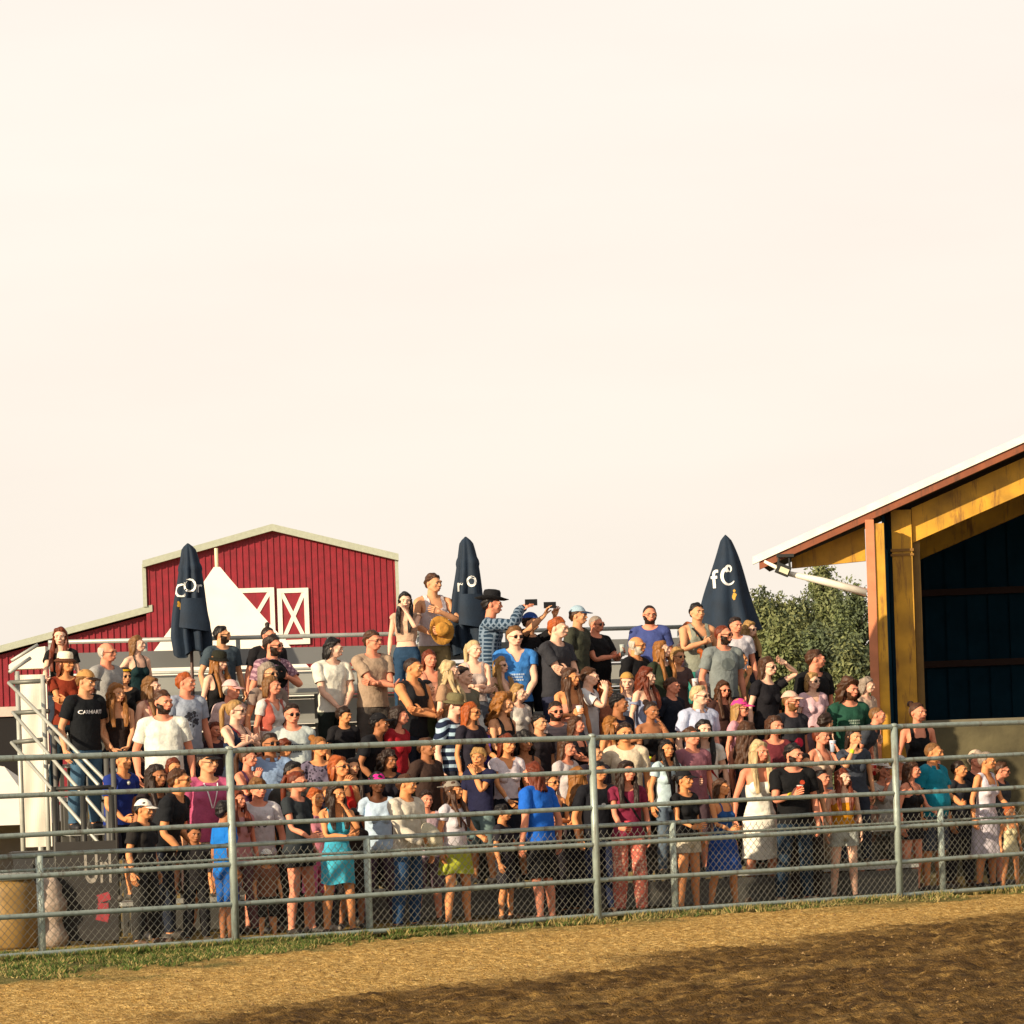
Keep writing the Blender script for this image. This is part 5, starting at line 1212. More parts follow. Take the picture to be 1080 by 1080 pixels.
def held_hat(P, c, label, rz=0):
    o = empty('cowboy_hat', tuple(P), rz); tag(o, label, 'hat', 'hats held in the hand'); Mx = Matrix.Rotation(R(75), 3, 'X')
    m = MB(); m.lathe([(.085,0),(.088,.05),(.08,.10),(.05,.118),(.002,.10)], n=24, M=Mx); m.build('crown', fabric(c), o, True)
    v = []; n = 28
    for (r_, zz) in ((.08,0),(.12,-.004),(.165,.01),(.165,.004),(.12,-.012),(.08,-.008)):
        for j in range(n): a = 2*math.pi*j/n; v.append(tuple(Mx @ Vector((r_*math.cos(a)*.93, r_*math.sin(a)*1.1, zz+.035*abs(math.cos(a))**3*max(0,(r_-.09)/.07)))))
    link('brim', mesh_np('brim', np.array(v), np.array([(i*n+j, i*n+(j+1)%n, (i+1)*n+(j+1)%n, (i+1)*n+j) for i in range(5) for j in range(n)]), [fabric(c)], smooth=True), o)
# ================= THE CROWD =================
# (head px, head top px, kind, 'skin hairstyle haircolour', top, bottom, arms L R, yaw, head yaw, extras, label, options)
TB = []
def p(x, y, k, look, top, bot, arms, yaw, hy, ex, label, **kw): TB.append(dict(x=x, y=y, k=k, look=look, top=top, bot=bot, arms=arms, yaw=yaw, hyaw=hy, ex=ex.split(), label=label, **kw))
# --- far left, on and beside the stairs
p(63,659,'w','f long auburn','tee #141414','jeans #26303f','side rest',-10,10,'','woman with long auburn hair and black tee leaning on the far left stair railing',Y=43.0,z=1.85)
p(69,683,'g','o mid auburn','tee #7a2c16','jeans #1d3340','cross crossR',30,25,'bucket:#efe6cc:#5a3420','woman in rust tee and white bucket hat with a brown brim, arms folded',Y=42.35,z=1.48)
p(91,701,'m','t short light','tee #0f1318','jeans #41617a','side side',35,25,'cap:#b98a52:#2c1c14','man in black tee with white chest lettering and a tan cap',Y=41.6,z=1.11,decal=('T:CARHARTT','#e8e8e8',1.33,.060),bulk=1)
p(113,674,'m','r fringe white','tee #9a9a98','shorts #4a4a48','side side',45,15,'glasses','bald older man with glasses in grey tee below the back guard rail',row=6)
p(145,668,'w','f mid light','strap #0f2c30','skirt #1a2226','side hip',40,30,'','woman with light brown hair in dark teal strap top near the lean-to roof',row=6)
p(131,704,'w','t bob dark','tee #141416','jeans #22262c','side side',20,10,'sun head:#c8a018','woman in black tee wearing a yellow headband and sunglasses',row=5)
p(123,717,'w','t wavy golden','tank #241a18','skirt #171a26','front front',25,20,'','woman with wavy golden hair in dark brown tank top, hands clasped',row=3,len=.6)
p(160,711,'w','f long light','tank #c98a80','shorts #3a3f4c','side side',45,25,'','woman with long light brown hair in pink tank top behind the bearded man in white')
p(172,725,'m','r short brown','tee #d9dcd2','shorts #b8ae96','side side',15,30,'beard:dark','broad man with full brown beard in plain white tee at left',row=3,girth=.6,H=1.84)
p(196,706,'m','r short ginger','tee #9aa5b6','shorts #2a2f3a','side side',40,25,'','fair ginger-haired teenager in grey-blue tee with round dark print',decal=('disc','#2c2f3a',1.24,.105),H=1.68)
p(234,657,'m','t short black','tee #3c4a54','shorts #2a2a30','side side',35,45,'glasses beard:dark','man with dark hair and glasses in slate tee beside the left parasol pole',row=6)
p(231,682,'w','f long golden','tank #101012','jeans #20242c','front side',40,15,'bucket:#23241a:#1c1c16','woman with golden hair under a black brimless hat in black vest')
p(244,712,'m','r fringe white','tee #d8bcb8','shorts #8a8474','side side',50,15,'cap:#d9b4b0:#c89a98','sunburnt older man in pale pink cap and pale pink tee')
p(249,735,'w','f pony blond','tank #1b2740','jeans #2a3040','chest chest',50,20,'sun strap:#7a2430','blonde ponytailed woman in navy tank top and sunglasses, hands raised to her chest')
p(226,759,'g','r bob auburn','tee #40303a','shorts #333a48','side side',30,20,'','small auburn-haired girl just above the black-capped man in pink',H=1.25)
p(219,784,'m','t short dark','tee #b8567c','shorts #c9c0a8','side side',15,20,'cap:#17151a:#17151a glasses lany:#eeeeee','person in bright pink tee with black cap, glasses and a lanyard')
p(283,650,'m','r knot dark','tee #17161a','jeans #20222a','side side',30,20,'sun','man with small dark top-knot and sunglasses at the back beside the white tent',row=6)
p(288,667,'m','r short dark','polo #b3909c','jeans #2b2f3c','chest side',45,25,'sun beard:dark','man in pinkish checked shirt and sunglasses holding a black hat to his chest',held='hat:#121214',heldlab='black cowboy hat held against a pinkish checked shirt',top2='plaid:#7a5868',row=5)
p(283,696,'w','t bob grey','tee #8a7a70','pants #2a2c30','side side',35,20,'sun','grey-haired woman with sunglasses half hidden behind the woman in white lace')
p(287,710,'w','r bob light','vneck #d6cfc8','pants #3a3c48','side side',50,15,'scarf:#b0584a','woman with short light hair in white lace top under a salmon cardigan')
p(308,739,'m','r short dark','tee #b9c4c2','shorts #33363a','side side',10,15,'sun','broad short-haired man in sunglasses and pale mint tee with dark marks',girth=1.1,decal=('rows','#39424a',1.30,.10))
p(352,670,'m','f bob black','tee #dcdbce','pants #1c2420','front front',40,35,'','person with shoulder-length black hair in white tee, hands clasped in front',row=4,H=1.72)
p(393,662,'m','r short brown','tee #a8927c','shorts #57504a','cross crossR',25,25,'glasses','man with glasses and arms crossed in beige tee and grey-brown shorts',row=4,H=1.84)
p(363,742,'c','o mop dark','tee #1b1a1e','shorts #24262a','side side',30,25,'','boy with dark hair in dark tee below the man in white tee',H=1.45)
p(285,770,'m','b short dark','polo #8aa5c9','pants #2c3040','low side',20,15,'sun','man in sky-blue collared shirt and sunglasses at left',held='cup:#d8d070:#d8d070',heldlab='pale yellow cup held by the man in sky-blue shirt')
p(337,774,'w','o bun golden','tee #6c6478','shorts #33343c','side side',30,20,'','blonde woman in mottled lilac and black top',top2='floral:#221e2c',H=1.5)
p(357,786,'w','o mid ginger','tank #b01c18','jeans #33384a','side chin',35,20,'sun','woman with ginger hair and sunglasses in bright red tank top')
p(401,765,'m','b short black','tee #15161c','pants #1c1e26','low low',70,10,'cap:#141418:#141418','man in black cap and black tee bending forward in mid-crowd',lean=.55)
p(410,788,'w','b curly dark','tee #1c1a24','pants #1d1f28','side low',30,20,'','woman with dark curly hair and black tee under the bending black-capped man',row=1)
p(372,800,'w','t long dark','tee #28262c','pants #2b2c34','side side',20,10,'','dark-haired woman in charcoal tee between the red tank top and the pink cap',row=1)
p(427,622,'w','f long black','crop #c9a78e','jeans #24405c','chin side',-5,5,'','woman with long dark hair in beige crop top and blue jeans on the top row',row=6)
p(457,602,'m','t short brown','tank #d8ccd0','shorts #9a8760','chest low',25,30,'','man in white tank top and khaki shorts holding a straw hat on the top row',row=6,H=1.86,held='hat:#c08a3c',heldlab='tan straw cowboy hat held by the man in white tank top')
p(436,690,'m','o buzz dark','sleeveless #1b1c20','jeans #1d2230','cross crossR',45,20,'','muscular crop-haired man in black sleeveless top, arms crossed',bulk=1.1)
p(453,683,'g','r bob auburn','tank #b8806a','pants #6a5a4a','side side',20,15,'','short-haired auburn woman in peach top in front of the khaki shorts',H=1.5,row=5)
p(450,714,'w','f bun black','strap #4b5336','dress #454d30','side front',35,25,'','slim woman with black bun in long olive green dress',len=.25,flare=.04,row=2)
p(474,694,'w','f long plat','tee #a8876a','jeans #56606a','side side',60,10,'','woman seen side-on with very long platinum hair behind the dark-haired man in grey')
p(489,700,'m','f short dark','tee #6d6a58','shorts #3a3c36','side side',50,15,'','man with side-parted dark hair in grey-olive tee left of the grey-vested blonde')
p(500,672,'w','f pony plat','tank #b3a5a0','jeans #5a5f6a','cross crossR',15,20,'','platinum-haired woman in pale grey vest in front of the middle parasol')
p(529,689,'w','f wavy blond','off #8a7444','pants #4c4430','cross crossR',30,20,'sun','long-haired blonde in sunglasses and khaki blouse with folded arms')
p(543,657,'m','f short light','vneck #3e83d0','pants #16181e','front front',15,15,'sun','fair man in sunglasses and bright sky-blue tee with pale print',decal=('rows','#bcd4ee',1.22,.085))
p(519,615,'m','r short black','long #20384e','jeans #6a7480','side near',90,5,'hat:#15161a:#15161a','man in black cowboy hat and blue plaid shirt pointing a phone to the right',row=6,top2='plaid:#6f8296',held='phone',heldlab='dark phone held out by the man in black cowboy hat',H=1.8)
p(560,641,'m','t short dark','tee #121216','pants #14161c','up up',35,30,'bcap:#25468c:#7a2c3c','man in black tee and backwards blue cap with both arms raised to film',row=6,held='phone',heldlab='phone held high by the man in backwards blue cap',decal=('disc','#8a9094',1.30,.05))
p(589,648,'m','f short ginger','tee #33343a','pants #2b2f45','cross crossR',40,20,'','auburn-haired man with folded arms in charcoal tee',row=5,H=1.85)
p(610,634,'m','t short brown','tee #3d4034','shorts #3a3a3a','side side',50,10,'cap:#9fb8c8:#1e3450','young man in dark olive tee and light blue cap with navy brim',row=6)
p(629,646,'m','r buzz grey','tee #0e0f12','shorts #1c1c20','cup cross',45,20,'sun','stocky man with cropped grey hair, sunglasses and black tee holding a silver can',row=5,girth=.7,held='can:#b8c4c0',heldlab='silver drinks can held by the stocky man in black tee')
p(685,635,'m','r reced dark','tee #3f4c86','shorts #2c3038','side side',5,5,'glasses beard:dark','balding bearded man with glasses in blue tee standing alone against the sky',row=6,girth=.6,H=1.76)
p(735,633,'m','t short black','tank #8a8f82','shorts #3a8f84','side chest',15,5,'strap:#17181a','dark-haired man in grey tank top directly left of the widest parasol',row=6,H=1.78)
p(480,727,'m','f short brown','tee #1c2740','shorts #2a2c38','side side',45,15,'bucket:#70694a:#625c40 sun','man in olive bucket hat and navy tee with pale wide stripes',top2='wide:#a8c4d6')
p(497,738,'w','o mid ginger','tee #23202c','pants #2b2a34','low side',45,20,'sun','ginger-haired woman in sunglasses and dark tee beside the striped navy shirt')
p(532,727,'w','t curly golden','tank #141417','jeans #23262f','side low',50,15,'band:#101010:L','woman with big curly golden hair in black tank top')
p(547,719,'w','f bob blond','tee #c9c4bc','jeans #2f3644','side side',40,15,'','short-haired blonde woman behind the big curly golden hair')
p(518,750,'g','r mop brown','tee #56419a','shorts #33344a','up side',20,10,'','small child in purple tee with one arm raised',H=1.2)
p(535,771,'w','o mid auburn','vneck #d9cfd4','skirt #141a26','side front',15,15,'band:#e8e8e8:R','woman in white v-neck blouse and dark navy skirt',row=1)
p(504,785,'c','o mop blond','tee #1c1e3c','shorts #6a8080','chin side',-30,10,'','tousled blond child in navy tee and grey shorts facing left',H=1.35)
p(602,702,'w','o long brown','strapless #c98a74','jeans #4a4f5c','side cup',35,25,'','smiling woman with long brown hair and bare shoulders holding a tall white cup',held='cup:#e6e2da:#f0ece4',heldlab='tall white paper cup held by the bare-shouldered brunette')
p(622,701,'m','f short brown','tee #d9dcdf','shorts #c4d4d6','side mouth',65,5,'strap:#3a3a44','young man in white tee seen side-on, crossbody strap and hand raised',row=3)
p(639,716,'w','o bob ginger','tee #a86a50','jeans #4a4450','side side',40,10,'','orange-haired woman glimpsed behind the raised arm of the man in white')
p(661,704,'m','f short light','tee #b8c4d8','jeans #3f4a60','side side',15,-10,'bcap:#b98f4c:#8a6436','pale boy in backwards tan cap looking left',H=1.62)
p(672,668,'m','o fringe white','tee #101115','pants #22242c','side side',50,15,'glasses beard:white','older man with white beard and glasses in black tee below the man in blue',row=5)
p(682,700,'w','f wavy auburn','off #8d97b4','jeans #4d5a70','side side',45,25,'','auburn-haired woman in pale blue off-shoulder blouse')
p(653,729,'m','b short black','tee #151d30','jeans #20222c','side cup',50,15,'','black-haired man in navy tee below the pale boy')
p(687,737,'w','b bun dark','strapless #0f0f12','jeans #5b6f88','chin low',30,15,'band:#c6d400:R','dark-haired woman in black strapless top touching her chin, neon wristband',held='phone',heldlab='phone in the lowered hand of the woman in black strapless top',row=3)
p(586,737,'m','r short dark','tee #857a7c','shorts #4a464c','side side',20,-15,'sun beard:dark','man in sunglasses and grey-mauve tee looking back to the left',top2='stripe:#746a6e')
p(608,753,'w','r mid brown','sleeveless #17141a','pants #2a2428','cross crossR',55,15,'','broad-shouldered woman with brown hair in black sleeveless top seen from the side',girth=.5)
p(659,759,'m','o short dark','tee #dccdb2','shorts #6a6254','side side',10,10,'','dark-haired man in cream tee just behind the pipe fence post',girth=.3)
p(645,756,'w','o long golden','tank #9a5a3c','jeans #4a3c38','side side',50,15,'','golden-haired woman half hidden behind the man in cream tee')
p(627,782,'m','t short black','tee #2a2430','pants #22222a','side side',45,15,'','short black-haired teenager in plum tee right beside the fence post',H=1.6)
p(553,768,'w','b curly black','tank #201c20','pants #1c1a22','side low',25,15,'','woman with black curls in dark top between the white blouse and the grey tee')
p(698,673,'w','f long golden','tee #2a3324','pants #23281f','side side',40,20,'','woman with long straight golden hair between the blue tee and the grey-brown top',row=5)
p(727,657,'w','f wavy ginger','tank #dcb8c8','jeans #5a6a84','side side',25,15,'sun','smiling woman with long wavy ginger hair and sunglasses in pink-white top',row=6)
p(715,680,'w','t bob blond','tee #5c4c4c','pants #2c2c38','cup side',25,15,'sun','blonde woman in sunglasses and grey-brown top holding a white cup with marks',held='cup:#dcdce2:#e8e8ee',heldlab='white cup held by the blonde woman in grey-brown top',row=4)
p(747,682,'w','f bun ginger','tee #dcdbe0','jeans #5c6c84','side side',40,20,'strap:#15181c','woman with tied ginger-blond hair in white tee and black crossbody strap',row=4)
p(763,656,'m','r reced auburn','tee #7b8484','shorts #444a4c','side side',35,25,'sun beard:dark','balding man with dark beard and sunglasses in grey tee under the widest parasol',row=5,decal=('blot','#66706f',1.30,.09))
p(776,654,'m','r short dark','tee #c6c4cc','jeans #3a4050','side side',25,10,'','dark-haired man in off-white tee behind the bearded man in grey',row=6,H=1.7)
p(791,660,'w','f wavy blond','strap #111114','jeans #2a2c36','side side',35,20,'sun','blonde in sunglasses and black strap top at the right end of the back row',row=6)
p(781,692,'w','o bun black','tee #6e6444','jeans #4a4c44','side chin',45,15,'','black-haired woman with low bun in olive tee, hand on her chin',row=4)
p(810,690,'w','f mid brown','tee #17161c','jeans #1f222c','shade side',35,15,'sun','brown-haired woman in sunglasses shading her eyes with a raised arm',row=4)
p(709,712,'m','r short brown','tee #161d2a','jeans #232838','side side',45,15,'','short-haired man in dark navy tee in the middle of the right half',row=3)
p(738,720,'m','f short plat','polo #b9c2dc','shorts #8a93a8','side side',35,25,'sun','pale blond man in sunglasses and light blue polo shirt',row=3,decal=('blot','#23283a',1.20,.035))
p(763,716,'w','r wavy brown','tee #3c2420','pants #2e2228','side side',20,10,'sun','woman with long dark wavy hair and sunglasses in brown top above the pink cap',row=3)
p(781,732,'w','r mid blond','tee #d49aa6','jeans #8d6f80','side side',55,15,'cap:#e0408c:#e0408c sun','woman in bright pink cap and pale pink tee',row=2,H=1.66)
p(807,712,'w','o long black','tee #101014','pants #14141a','side side',20,20,'','woman with long straight black hair in black tee, right of the pink cap',row=3)
p(742,756,'w','f long black','tee #dcdad4','short #6384aa','side low',5,10,'strap:#9a2c34','dark-haired woman in white tee with thin red strap and denim shorts holding a drink',row=2,H=1.66,held='cup:#b0403c:#c85850',heldlab='small red cup held by the woman in white tee and denim shorts')
p(788,757,'w','r wavy brown','strap #141318','pants #22222a','side side',150,-10,'','woman with tousled brown hair and black strap top seen from behind',row=2)
p(801,778,'w','r long plat','strap #f0ece0','dress #f0ece0','side side',20,20,'','platinum blonde in white v-neck dress',len=.50,flare=.04,H=1.68,gap=1.0)
p(703,778,'w','o long black','tee #b8cfd6','jeans #5c6c7c','low side',40,-20,'','woman with long black hair in pale aqua tee above the black-capped woman')
p(834,724,'m','r buzz light','tee #26272e','shorts #33343a','side side',40,20,'glasses beard:light cap:#d9b3a0:#d9b3a0','man in pale pink cap and glasses with charcoal tee and red round print',decal=('blot','#c0183c',1.14,.075),H=1.78)
p(860,682,'m','r short brown','tee #101114','jeans #1c1e26','side side',35,60,'','short-haired man in black tee turned to the right in front of the trees',row=3,H=1.80)
p(857,707,'w','f bob blond','vneck #d8b4bc','pants #9a7c84','side side',25,15,'sun','blonde woman in sunglasses and pale pink v-neck blouse',row=3,girth=.5,H=1.62)
p(896,712,'m','r curly brown','tee #1f4c3c','shorts #2a2c2a','side side',25,25,'beard:brown','curly-haired man in dark green tee with pale print beside the shed post',row=2,decal=('rows','#9fb4a4',1.30,.08),H=1.78)
p(915,718,'w','f bob grey','tee #c0a894','pants #6a6058','side side',40,25,'','person in pale beige top mostly hidden behind the curly-haired man in green',row=3,H=1.55)
p(871,749,'c','t mop dark','tee #3a3428','shorts #2c2a28','side side',80,50,'','dark-haired boy looking away below the pink v-neck blouse',H=1.5)
p(866,764,'w','r bun auburn','tank #d8c0a8','short #93aacb','mouth side',50,15,'band:#c8dc20:L','woman with tied auburn hair in cream tank top drinking, lime wristband',held='cup:#c4d4e8:#e4e4ea',heldlab='clear cup raised by the woman in cream tank top',row=1)
p(901,764,'w','t mid dark','tee #39404c','jeans #2c3240','side chin',20,15,'band:#c8e020:R','dark-haired young woman in slate tee behind the leaning man, lime wristband',H=1.55)
p(926,766,'m','r buzz light','tee #3a3f48','shorts #3a3436','low low',60,10,'','man in dark grey tee leaning forward and holding a red cup',lean=.7,held='cup:#b5141c:#e8e2dc',heldlab='red cup with white lid held by the leaning man',row=2,H=1.8)
p(837,781,'m','r short black','tee #101114','jeans #1b3044','side cup',15,25,'beard:dark band:#d8c820:R','bearded man in black tee with orange patch and blue jeans at the fence',gap=.6,decal=('blot','#b8401c',1.36,.03),dx=.06,held='cup:#c7482c:#e8d8d0',heldlab='red and white cup held by the bearded man in black tee')
p(889,808,'w','f long auburn','strap #c98a1c','short #b5bcb6','side side',10,30,'','red-haired woman in mustard top and pale patterned shorts at the fence',gap=.6,H=1.62)
p(867,809,'c','r short black','none','shorts #bfae98','side side',25,15,'','boy without a shirt behind the bearded man and the mustard top',gap=1.2,H=1.48)
p(968,738,'w','r bun brown','tank #0e0f12','pants #20222a','side side',15,30,'','smiling woman with tied brown hair in black tank top before the dark shed',row=0,z=.45,H=1.72,Y=45.6)
p(985,780,'m','o reced light','polo #0f7f98','shorts #3b4452','low side',40,15,'','sunburnt bald man in teal polo and grey shorts at the right',gap=.75,girth=.9,H=1.78)
p(1041,790,'w','o bun grey','sleeveless #d6d0da','dress #cfcad6','low side',45,20,'','tanned woman in sleeveless white top and long white skirt at the right',gap=.8,len=.42,flare=.05,H=1.72)
p(1030,786,'m','r short grey','tee #23242b','jeans #22252e','side side',30,20,'cap:#d0b8a0:#c4a88c','man in pale cap and charcoal tee behind the tanned woman in white',gap=1.5,H=1.78)
p(1057,802,'m','r short brown','tee #3d3f45','shorts #33353a','side side',60,20,'sun','man in sunglasses and dark grey tee, face just right of the tanned woman',gap=1.6,H=1.68)
p(1065,848,'g','o bun ginger','tank #cfc49c','short #d0c8a4','side side',20,20,'','small girl in cream outfit beside the tanned woman in white',gap=.7,H=1.12)
p(931,797,'w','r bob light','tee #d0ccc2','shorts #93a2a0','side chin',40,15,'cap:#dcd6cc:#dcd6cc','woman in white cap and white tee left of the right-hand fence post',gap=1.9,H=1.66)
p(949,792,'m','r short light','tee #c2c4c0','shorts #9fa4a4','side side',45,20,'cap:#d6d4ce:#c4c0b8','man in white cap and pale grey tee right behind the fence post',gap=2.1,H=1.72)
p(962,800,'w','r mid brown','strap #17171b','short #1c1c22','low side',50,20,'','woman with brown hair in black strap top and black shorts left of the teal polo',gap=1.0,H=1.62)
# --- front, behind the wire mesh
p(129,795,'m','o short black','tee #1e3380','shorts #2b2f3c','side low',50,15,'','black-haired man in royal blue tee leaning by the stair foot',lean=.25)
p(152,838,'c','o short black','tee #22201f','pants #2b2a28','side side',60,10,'cap:#e9e4da:#e9e4da','boy in bright white cap and dark tee low at the left',H=1.4)
p(190,824,'m','o short brown','tee #171a1f','jeans #232a38','low low',65,5,'sun','man in black tee and sunglasses hunching forward beside the white-capped boy',lean=.45,girth=.4)
p(183,797,'w','o mid auburn','tee #8a3c30','pants #4c3c3a','side side',20,10,'','reddish-faced woman below the broad bearded man in white tee',H=1.55)
p(213,845,'g','o mop brown','tee #5b2c2a','shorts #3a3038','side side',30,-20,'','very small child with brown hair left of the bright blue tee',H=1.1)
p(238,841,'c','b mop black','tee #1470c8','shorts #1c5aa8','side side',120,-10,'','child with black hair in bright blue tee seen from behind the fence post',H=1.42)
p(272,817,'c','r mop light','tee #d2cfd2','shorts #8a5c48','side side',15,15,'','boy with light brown hair in white tee with dark block characters',decal=('T:K 5','#1c1f2a',1.27,.105),H=1.45,gap=1.6)
p(250,829,'w','r wavy auburn','tee #c48c8c','pants #6a4c50','side side',30,15,'','auburn-haired woman in dusty pink tee behind the fence post at left',H=1.5,gap=2.1)
p(281,891,'c','o short dark','tee #8a5a44','shorts #33302c','side side',15,15,'cap:#ece6dc:#2b2b30','small child in white cap low behind the wire mesh',H=1.0)
p(314,810,'w','r pony auburn','tee #2c3338','short #16171b','side low',50,15,'sun','woman with auburn ponytail in charcoal tee and black shorts',gap=1.0,H=1.68)
p(310,800,'m','b short black','tee #3c3a36','pants #2c2a2a','side side',35,15,'sun','dark-haired man in sunglasses directly behind the charcoal tee',gap=2.0)
p(333,829,'w','o bob ginger','tee #c07c8c','shorts #e070a0','side side',35,15,'','orange-haired woman in pink between the charcoal tee and the turquoise dress',H=1.5,gap=1.5)
p(355,822,'w','o wavy dark','tank #3fa6c4','dress #45b4d0','chin cross',25,25,'','woman with long dark wavy hair in short turquoise dress, hand at her chin',gap=.7,len=.62,flare=.02,H=1.66)
p(398,808,'g','d mop black','tee #b8cfe4','pants #4a3c4c','side side',10,10,'cap:#d8288c:#d8288c','dark-skinned girl in hot pink cap and pale blue tee',H=1.48,gap=1.9)
p(429,813,'m','o short brown','long #cbc4b4','jeans #294a70','side low',45,15,'','man in cream long-sleeved shirt and blue jeans at the fence',gap=.8,H=1.74,held='hat:#d8d0b4',heldlab='cream cowboy hat held by the man in cream shirt')
p(478,818,'w','o long brown','tee #c8c4cc','skirt #aab23c','low side',50,15,'bcap:#8b8478:#8b8478 strap:#5a3020','brown-haired woman in grey cap, white tee and yellow-green skirt',gap=.8,len=.66,flare=.05,H=1.64)
p(561,801,'m','r mid auburn','tee #1c62c8','shorts #15171c','side side',-130,10,'','person in vivid blue tee and black shorts standing turned away at the fence',gap=.6,H=1.74,lean=.14)
p(581,812,'w','o mid brown','off #1c1a20','pants #24222a','cross crossR',30,20,'sun','bare-shouldered woman in sunglasses right of the vivid blue tee',H=1.6,gap=1.4)
p(610,806,'w','o long golden','sleeveless #2b2c34','pants #252630','side side',100,15,'','golden-haired woman seen side-on behind the tall fence post',H=1.6,gap=1.6)
p(631,800,'m','o short black','tee #14161e','jeans #1a2440','low side',30,15,'','young black-haired man in black tee left of the maroon top',gap=1.2,H=1.7,decal=('blot','#8a8c94',1.28,.03))
p(661,799,'w','r wavy dark','tee #7c2440','pants #c06a5c','side low',20,20,'strap:#101014','dark-haired woman in maroon tee and pink floral trousers with a red cup',gap=.6,H=1.70,bot2='floral:#d8b098',held='cup:#c41c34:#e84858',heldlab='bright red cup held by the woman in maroon tee')
p(722,807,'w','o pony black','tee #131418','short #cfc8b4','side low',55,15,'cap:#15161a:#15161a','woman in black cap and black tee with cream lace shorts',gap=.6,H=1.66)
p(761,820,'w','o mid brown','strap #23508c','dress #1d4a9c','side low',40,15,'band:#a8d44c:L','brown-haired woman in cobalt blue strap dress at the fence',gap=.9,len=.52,flare=.09,H=1.6)
# --- gap fillers that the photo shows as half-hidden faces
p(421,742,'w','r mid dark','tee #a01c28','jeans #3c3c44','side side',60,15,'','woman in crimson tee right of the grey-brown shorts')
p(450,775,'m','b short brown','tee #3c2c26','pants #2a2422','side side',40,10,'','brown-haired man in dark brown tee low behind the olive dress',row=1,H=1.62)
p(262,786,'w','r pony brown','tank #4a2c48','jeans #2c2c3c','side chin',50,10,'','ponytailed woman in plum tank top left of the sky-blue collared shirt',H=1.6,row=1)
p(569,752,'m','t short black','tee #231d22','pants #2a1c20','side side',40,10,'','man in very dark tee between the curly golden hair and the grey-mauve tee')
p(598,776,'w','r mid brown','tee #c0b8b8','pants #4a4044','side side',45,10,'','brown-haired woman in light grey tee left of the tall fence post',H=1.58)
p(729,764,'m','r short brown','tee #8c5c68','shorts #4c3c44','side side',40,10,'','man in dusty mauve tee behind the white tee with thin strap',row=2)
p(817,752,'w','r mid brown','tee #6c2c34','pants #33262c','side side',30,15,'','brown-haired woman in wine-red tee left of the charcoal tee with red print')
p(848,792,'w','t mid dark','tee #4c4038','pants #2c2624','side side',30,15,'','dark-haired woman half hidden right behind the bearded man in black',H=1.6)
p(915,826,'g','r mop brown','tee #9a7c6c','shorts #5a4c48','side side',20,15,'','small brown-haired child in tan tee right of the mustard top',H=1.2,gap=1.4)
p(300,776,'g','o mop auburn','tee #c4a08c','shorts #6c5c5c','side side',40,10,'','auburn-haired girl in peach tee right of the sky-blue collared shirt',H=1.4,row=1)
p(1012,800,'m','o short dark','tee #2b2c33','pants #26272e','side side',40,15,'','dark-haired man in black tee between the teal polo and the white top',gap=1.9,H=1.7)
p(530,845,'c','o mop black','tee #26242c','shorts #2b2b33','low side',60,10,'','crouching black-haired child beside the vivid blue tee',H=1.15,gap=1.3)
p(450,850,'w','r mid dark','tee #b8a0a8','shorts #5c4c58','side side',20,10,'','short woman in pale mauve tee behind the cream cowboy hat',H=1.45,gap=1.8)
p(205,868,'c','b short black','tee #1c1a1c','pants #1c1c20','side side',10,10,'','black-haired child in black tee low between the hunching man and the blue tee',H=1.15)
p(372,850,'c','b mop black','tee #2c2320','shorts #2b2422','side side',30,10,'','dark-haired child in brown tee between the turquoise dress and the pale blue tee',H=1.25)
p(165,803,'w','b long dark','tee #2c2426','pants #2b2427','side side',40,10,'','dark-haired woman in black tee below and left of the broad bearded man',H=1.6)

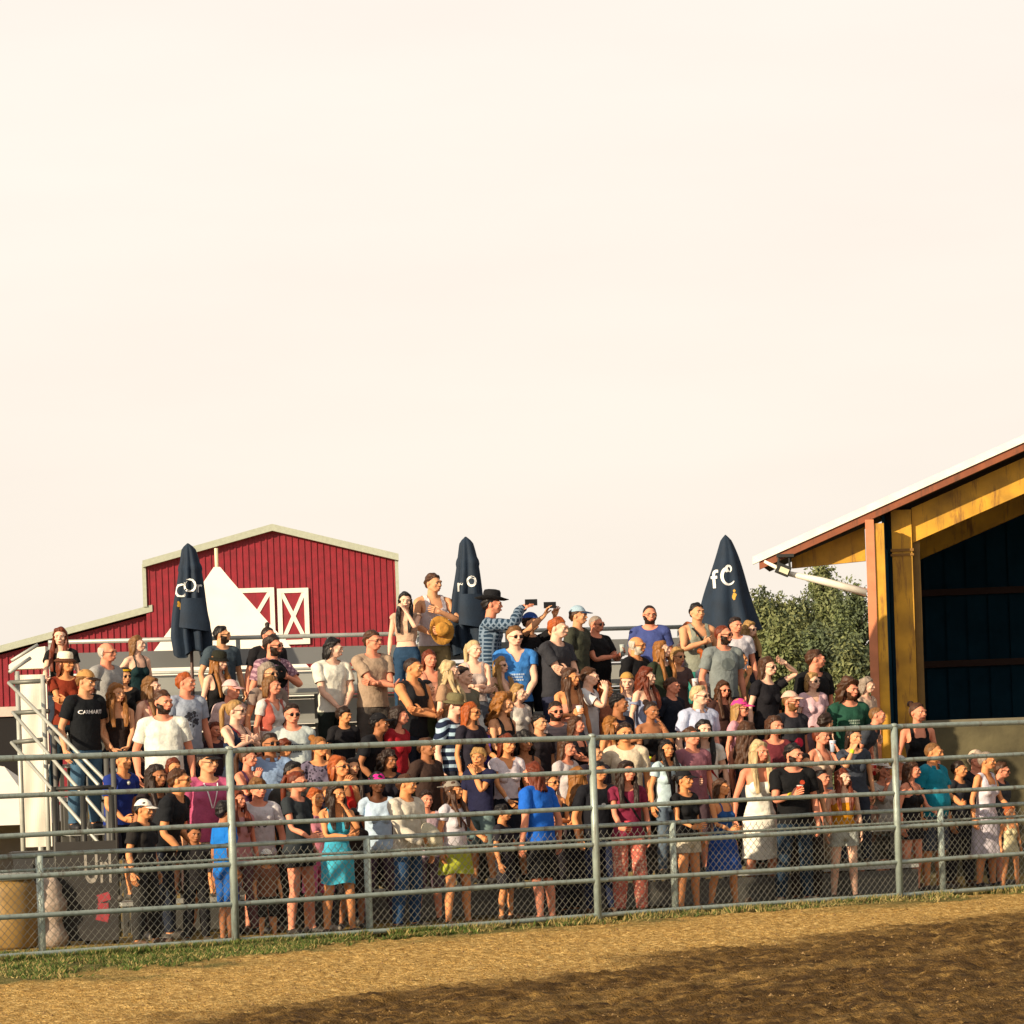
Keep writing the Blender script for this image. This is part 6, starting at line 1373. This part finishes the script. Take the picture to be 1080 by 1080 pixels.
CATS = dict(m='man', w='woman', c='boy', g='girl')
def fence_Y(px, gap): return on_line(px, HOR, FA, FN, gap)[1]
placed = []
random.seed(3)
def solve(q):
    px, k = q['x'], q['k']; ex = ' '.join(q['ex']); hs = q['look'].split()[1]
    dy = 1.5 + (9 if 'hat:' in ex else 0) + (3 if ('cap:' in ex) else 0) + (3.5 if 'bucket:' in ex else 0) + (8 if hs == 'knot' else 0) + (1.5 if hs in ('curly','mop','wavy') else 0)
    py = q['y']+dy; Ht = q.get('H', {'m':1.72,'w':1.61,'c':1.38,'g':1.33}[k]); ln = q.get('lean', 0); fac = 1-.40*abs(ln)**1.6 if abs(ln) > .2 else 1
    cands = []
    bf = on_line(px, HOR, BO, BN, 0)[1]
    if 'Y' in q: cands = [(q['Y'], q['z'], 0)]
    elif 'gap' in q: cands = [(fence_Y(px, g), 0, abs(g-q['gap'])*.6) for g in (q['gap'], q['gap']+.2, q['gap']-.15, q['gap']+.4, q['gap']+.6)]
    elif 'row' in q: cands = [(on_line(px, HOR, BO, BN, ROWD*(r_-1)+d)[1], ROWZ*r_, abs(d-.3)+.7*abs(r_-q['row'])) for d in (.3, .12, .45, .21, .05, .52) for r_ in range(1, NROW+1) if not (px > 822 and r_ > 3)]
    else:
        g = .7
        while fence_Y(px, g) < bf-.25 and g < 6: cands.append((fence_Y(px, g), 0, .35*max(0, g-1.2))); g += .25
        if px > 905: pass
        else:
            for r_ in range(1, NROW+1):
                if px > 822 and r_ > 3: continue
                if px < 70: continue
                for d in (.3, .12, .45, .21): cands.append((on_line(px, HOR, BO, BN, ROWD*(r_-1)+d)[1], ROWZ*r_, abs(d-.3)))
    best = None
    for (Y, z, c0) in cands:
        P = at(px, py, Y); H = (P.z-z)/fac; c = c0+((H-Ht)/.085)**2
        if q['k'] in 'mw' and H < 1.48: c += 20
        for (X2, Y2, px2, py2, z2) in placed:
            d = math.hypot(P.x-X2, Y-Y2)
            if d < .44: c += (.44-d)*130
            if abs(px-px2) < 32:
                if py2 > q['y']+9 and Y2 > Y+.02: c += 14
                if py2 < q['y']-9 and Y2 < Y-.02: c += 14
        if best is None or c < best[0]: best = (c, P, Y, z, H)
    return best
def cloth(s):
    if s == 'none': return ('none', None, None, None)
    a = s.split(); return (a[0], a[1] if len(a) > 1 else '#333333', None, None)
order = sorted(range(len(TB)), key=lambda i: (0 if ('gap' in TB[i] or 'row' in TB[i] or 'Y' in TB[i]) else 1, -TB[i]['y']))
for n_, i in enumerate(order):
    q = TB[i]; c, P, Y, z, H = solve(q); placed.append((P.x, Y, q['x'], q['y'], z))
    lo, hi = {'m':(1.5,1.98),'w':(1.45,1.86),'c':(.9,1.7),'g':(.9,1.7)}[q['k']]; Hc = min(max(H, lo), hi)
    zz = z
    if H > hi and z > 0: zz = z+min(.45, H-hi)     # standing on the seat plank
    sk, hs, hc = q['look'].split(); t = cloth(q['top']); b = cloth(q['bot'])
    if 'top2' in q: pt, c2 = q['top2'].split(':'); t = (t[0], t[1], pt, c2)
    if 'bot2' in q: pt, c2 = q['bot2'].split(':'); b = (b[0], b[1], pt, c2)
    rg_ = random.Random(i*7+1)
    sp = dict(k=q['k'], skin=sk, hair=hs, hairc=hc, top=t, bot=b, arms=tuple(q['arms'].split()), yaw=q['yaw']+rg_.uniform(-8,8), hyaw=q['hyaw']+rg_.uniform(-6,8), ex=q['ex'], label=q['label'], cat=CATS[q['k']], pos=(P.x, Y, zz), H=Hc, seed=i+11)
    if q['k'] in 'cg' and ('woman' in q['label'] or 'person' in q['label']): sp['cat'] = 'woman'
    for kk in ('girth','bulk','lean','decal','dx','len','flare'):
        if kk in q: sp[kk] = q[kk]
    if q.get('lean', 0) > .2: sp['pitch'] = -8
    root, hw, yw, sc = build_person(sp)
    if abs(H-Hc) > .12 or c > 12: PEOPLE_LOG.append('%s H=%.2f c=%.1f z=%.2f Y=%.1f' % (q['label'][:40], H, c, z, Y))
    if 'held' in q:
        kind = q['held'].split(':'); g = 'R' if q['arms'].split()[1] in ('cup','low','up','point','near','chin','mouth') else 'L'
        if q['arms'].split()[0] in ('cup','low','mouth','chest') and g == 'L': g = 'L'
        if kind[0] == 'cup': held_cup(hw(g), kind[1], kind[2], q['heldlab'])
        elif kind[0] == 'can': held_cup(hw('L'), kind[1], kind[1], q['heldlab'], .13, .033)
        elif kind[0] == 'phone': held_phone(hw(g, .13, .03)+Vector((0,0,.02)), R(15), q['heldlab'])
        elif kind[0] == 'hat': held_hat(hw(g, .10, .10), kind[1], q['heldlab'], yw)
print('PEOPLE', len(TB)); print('\n'.join(PEOPLE_LOG))
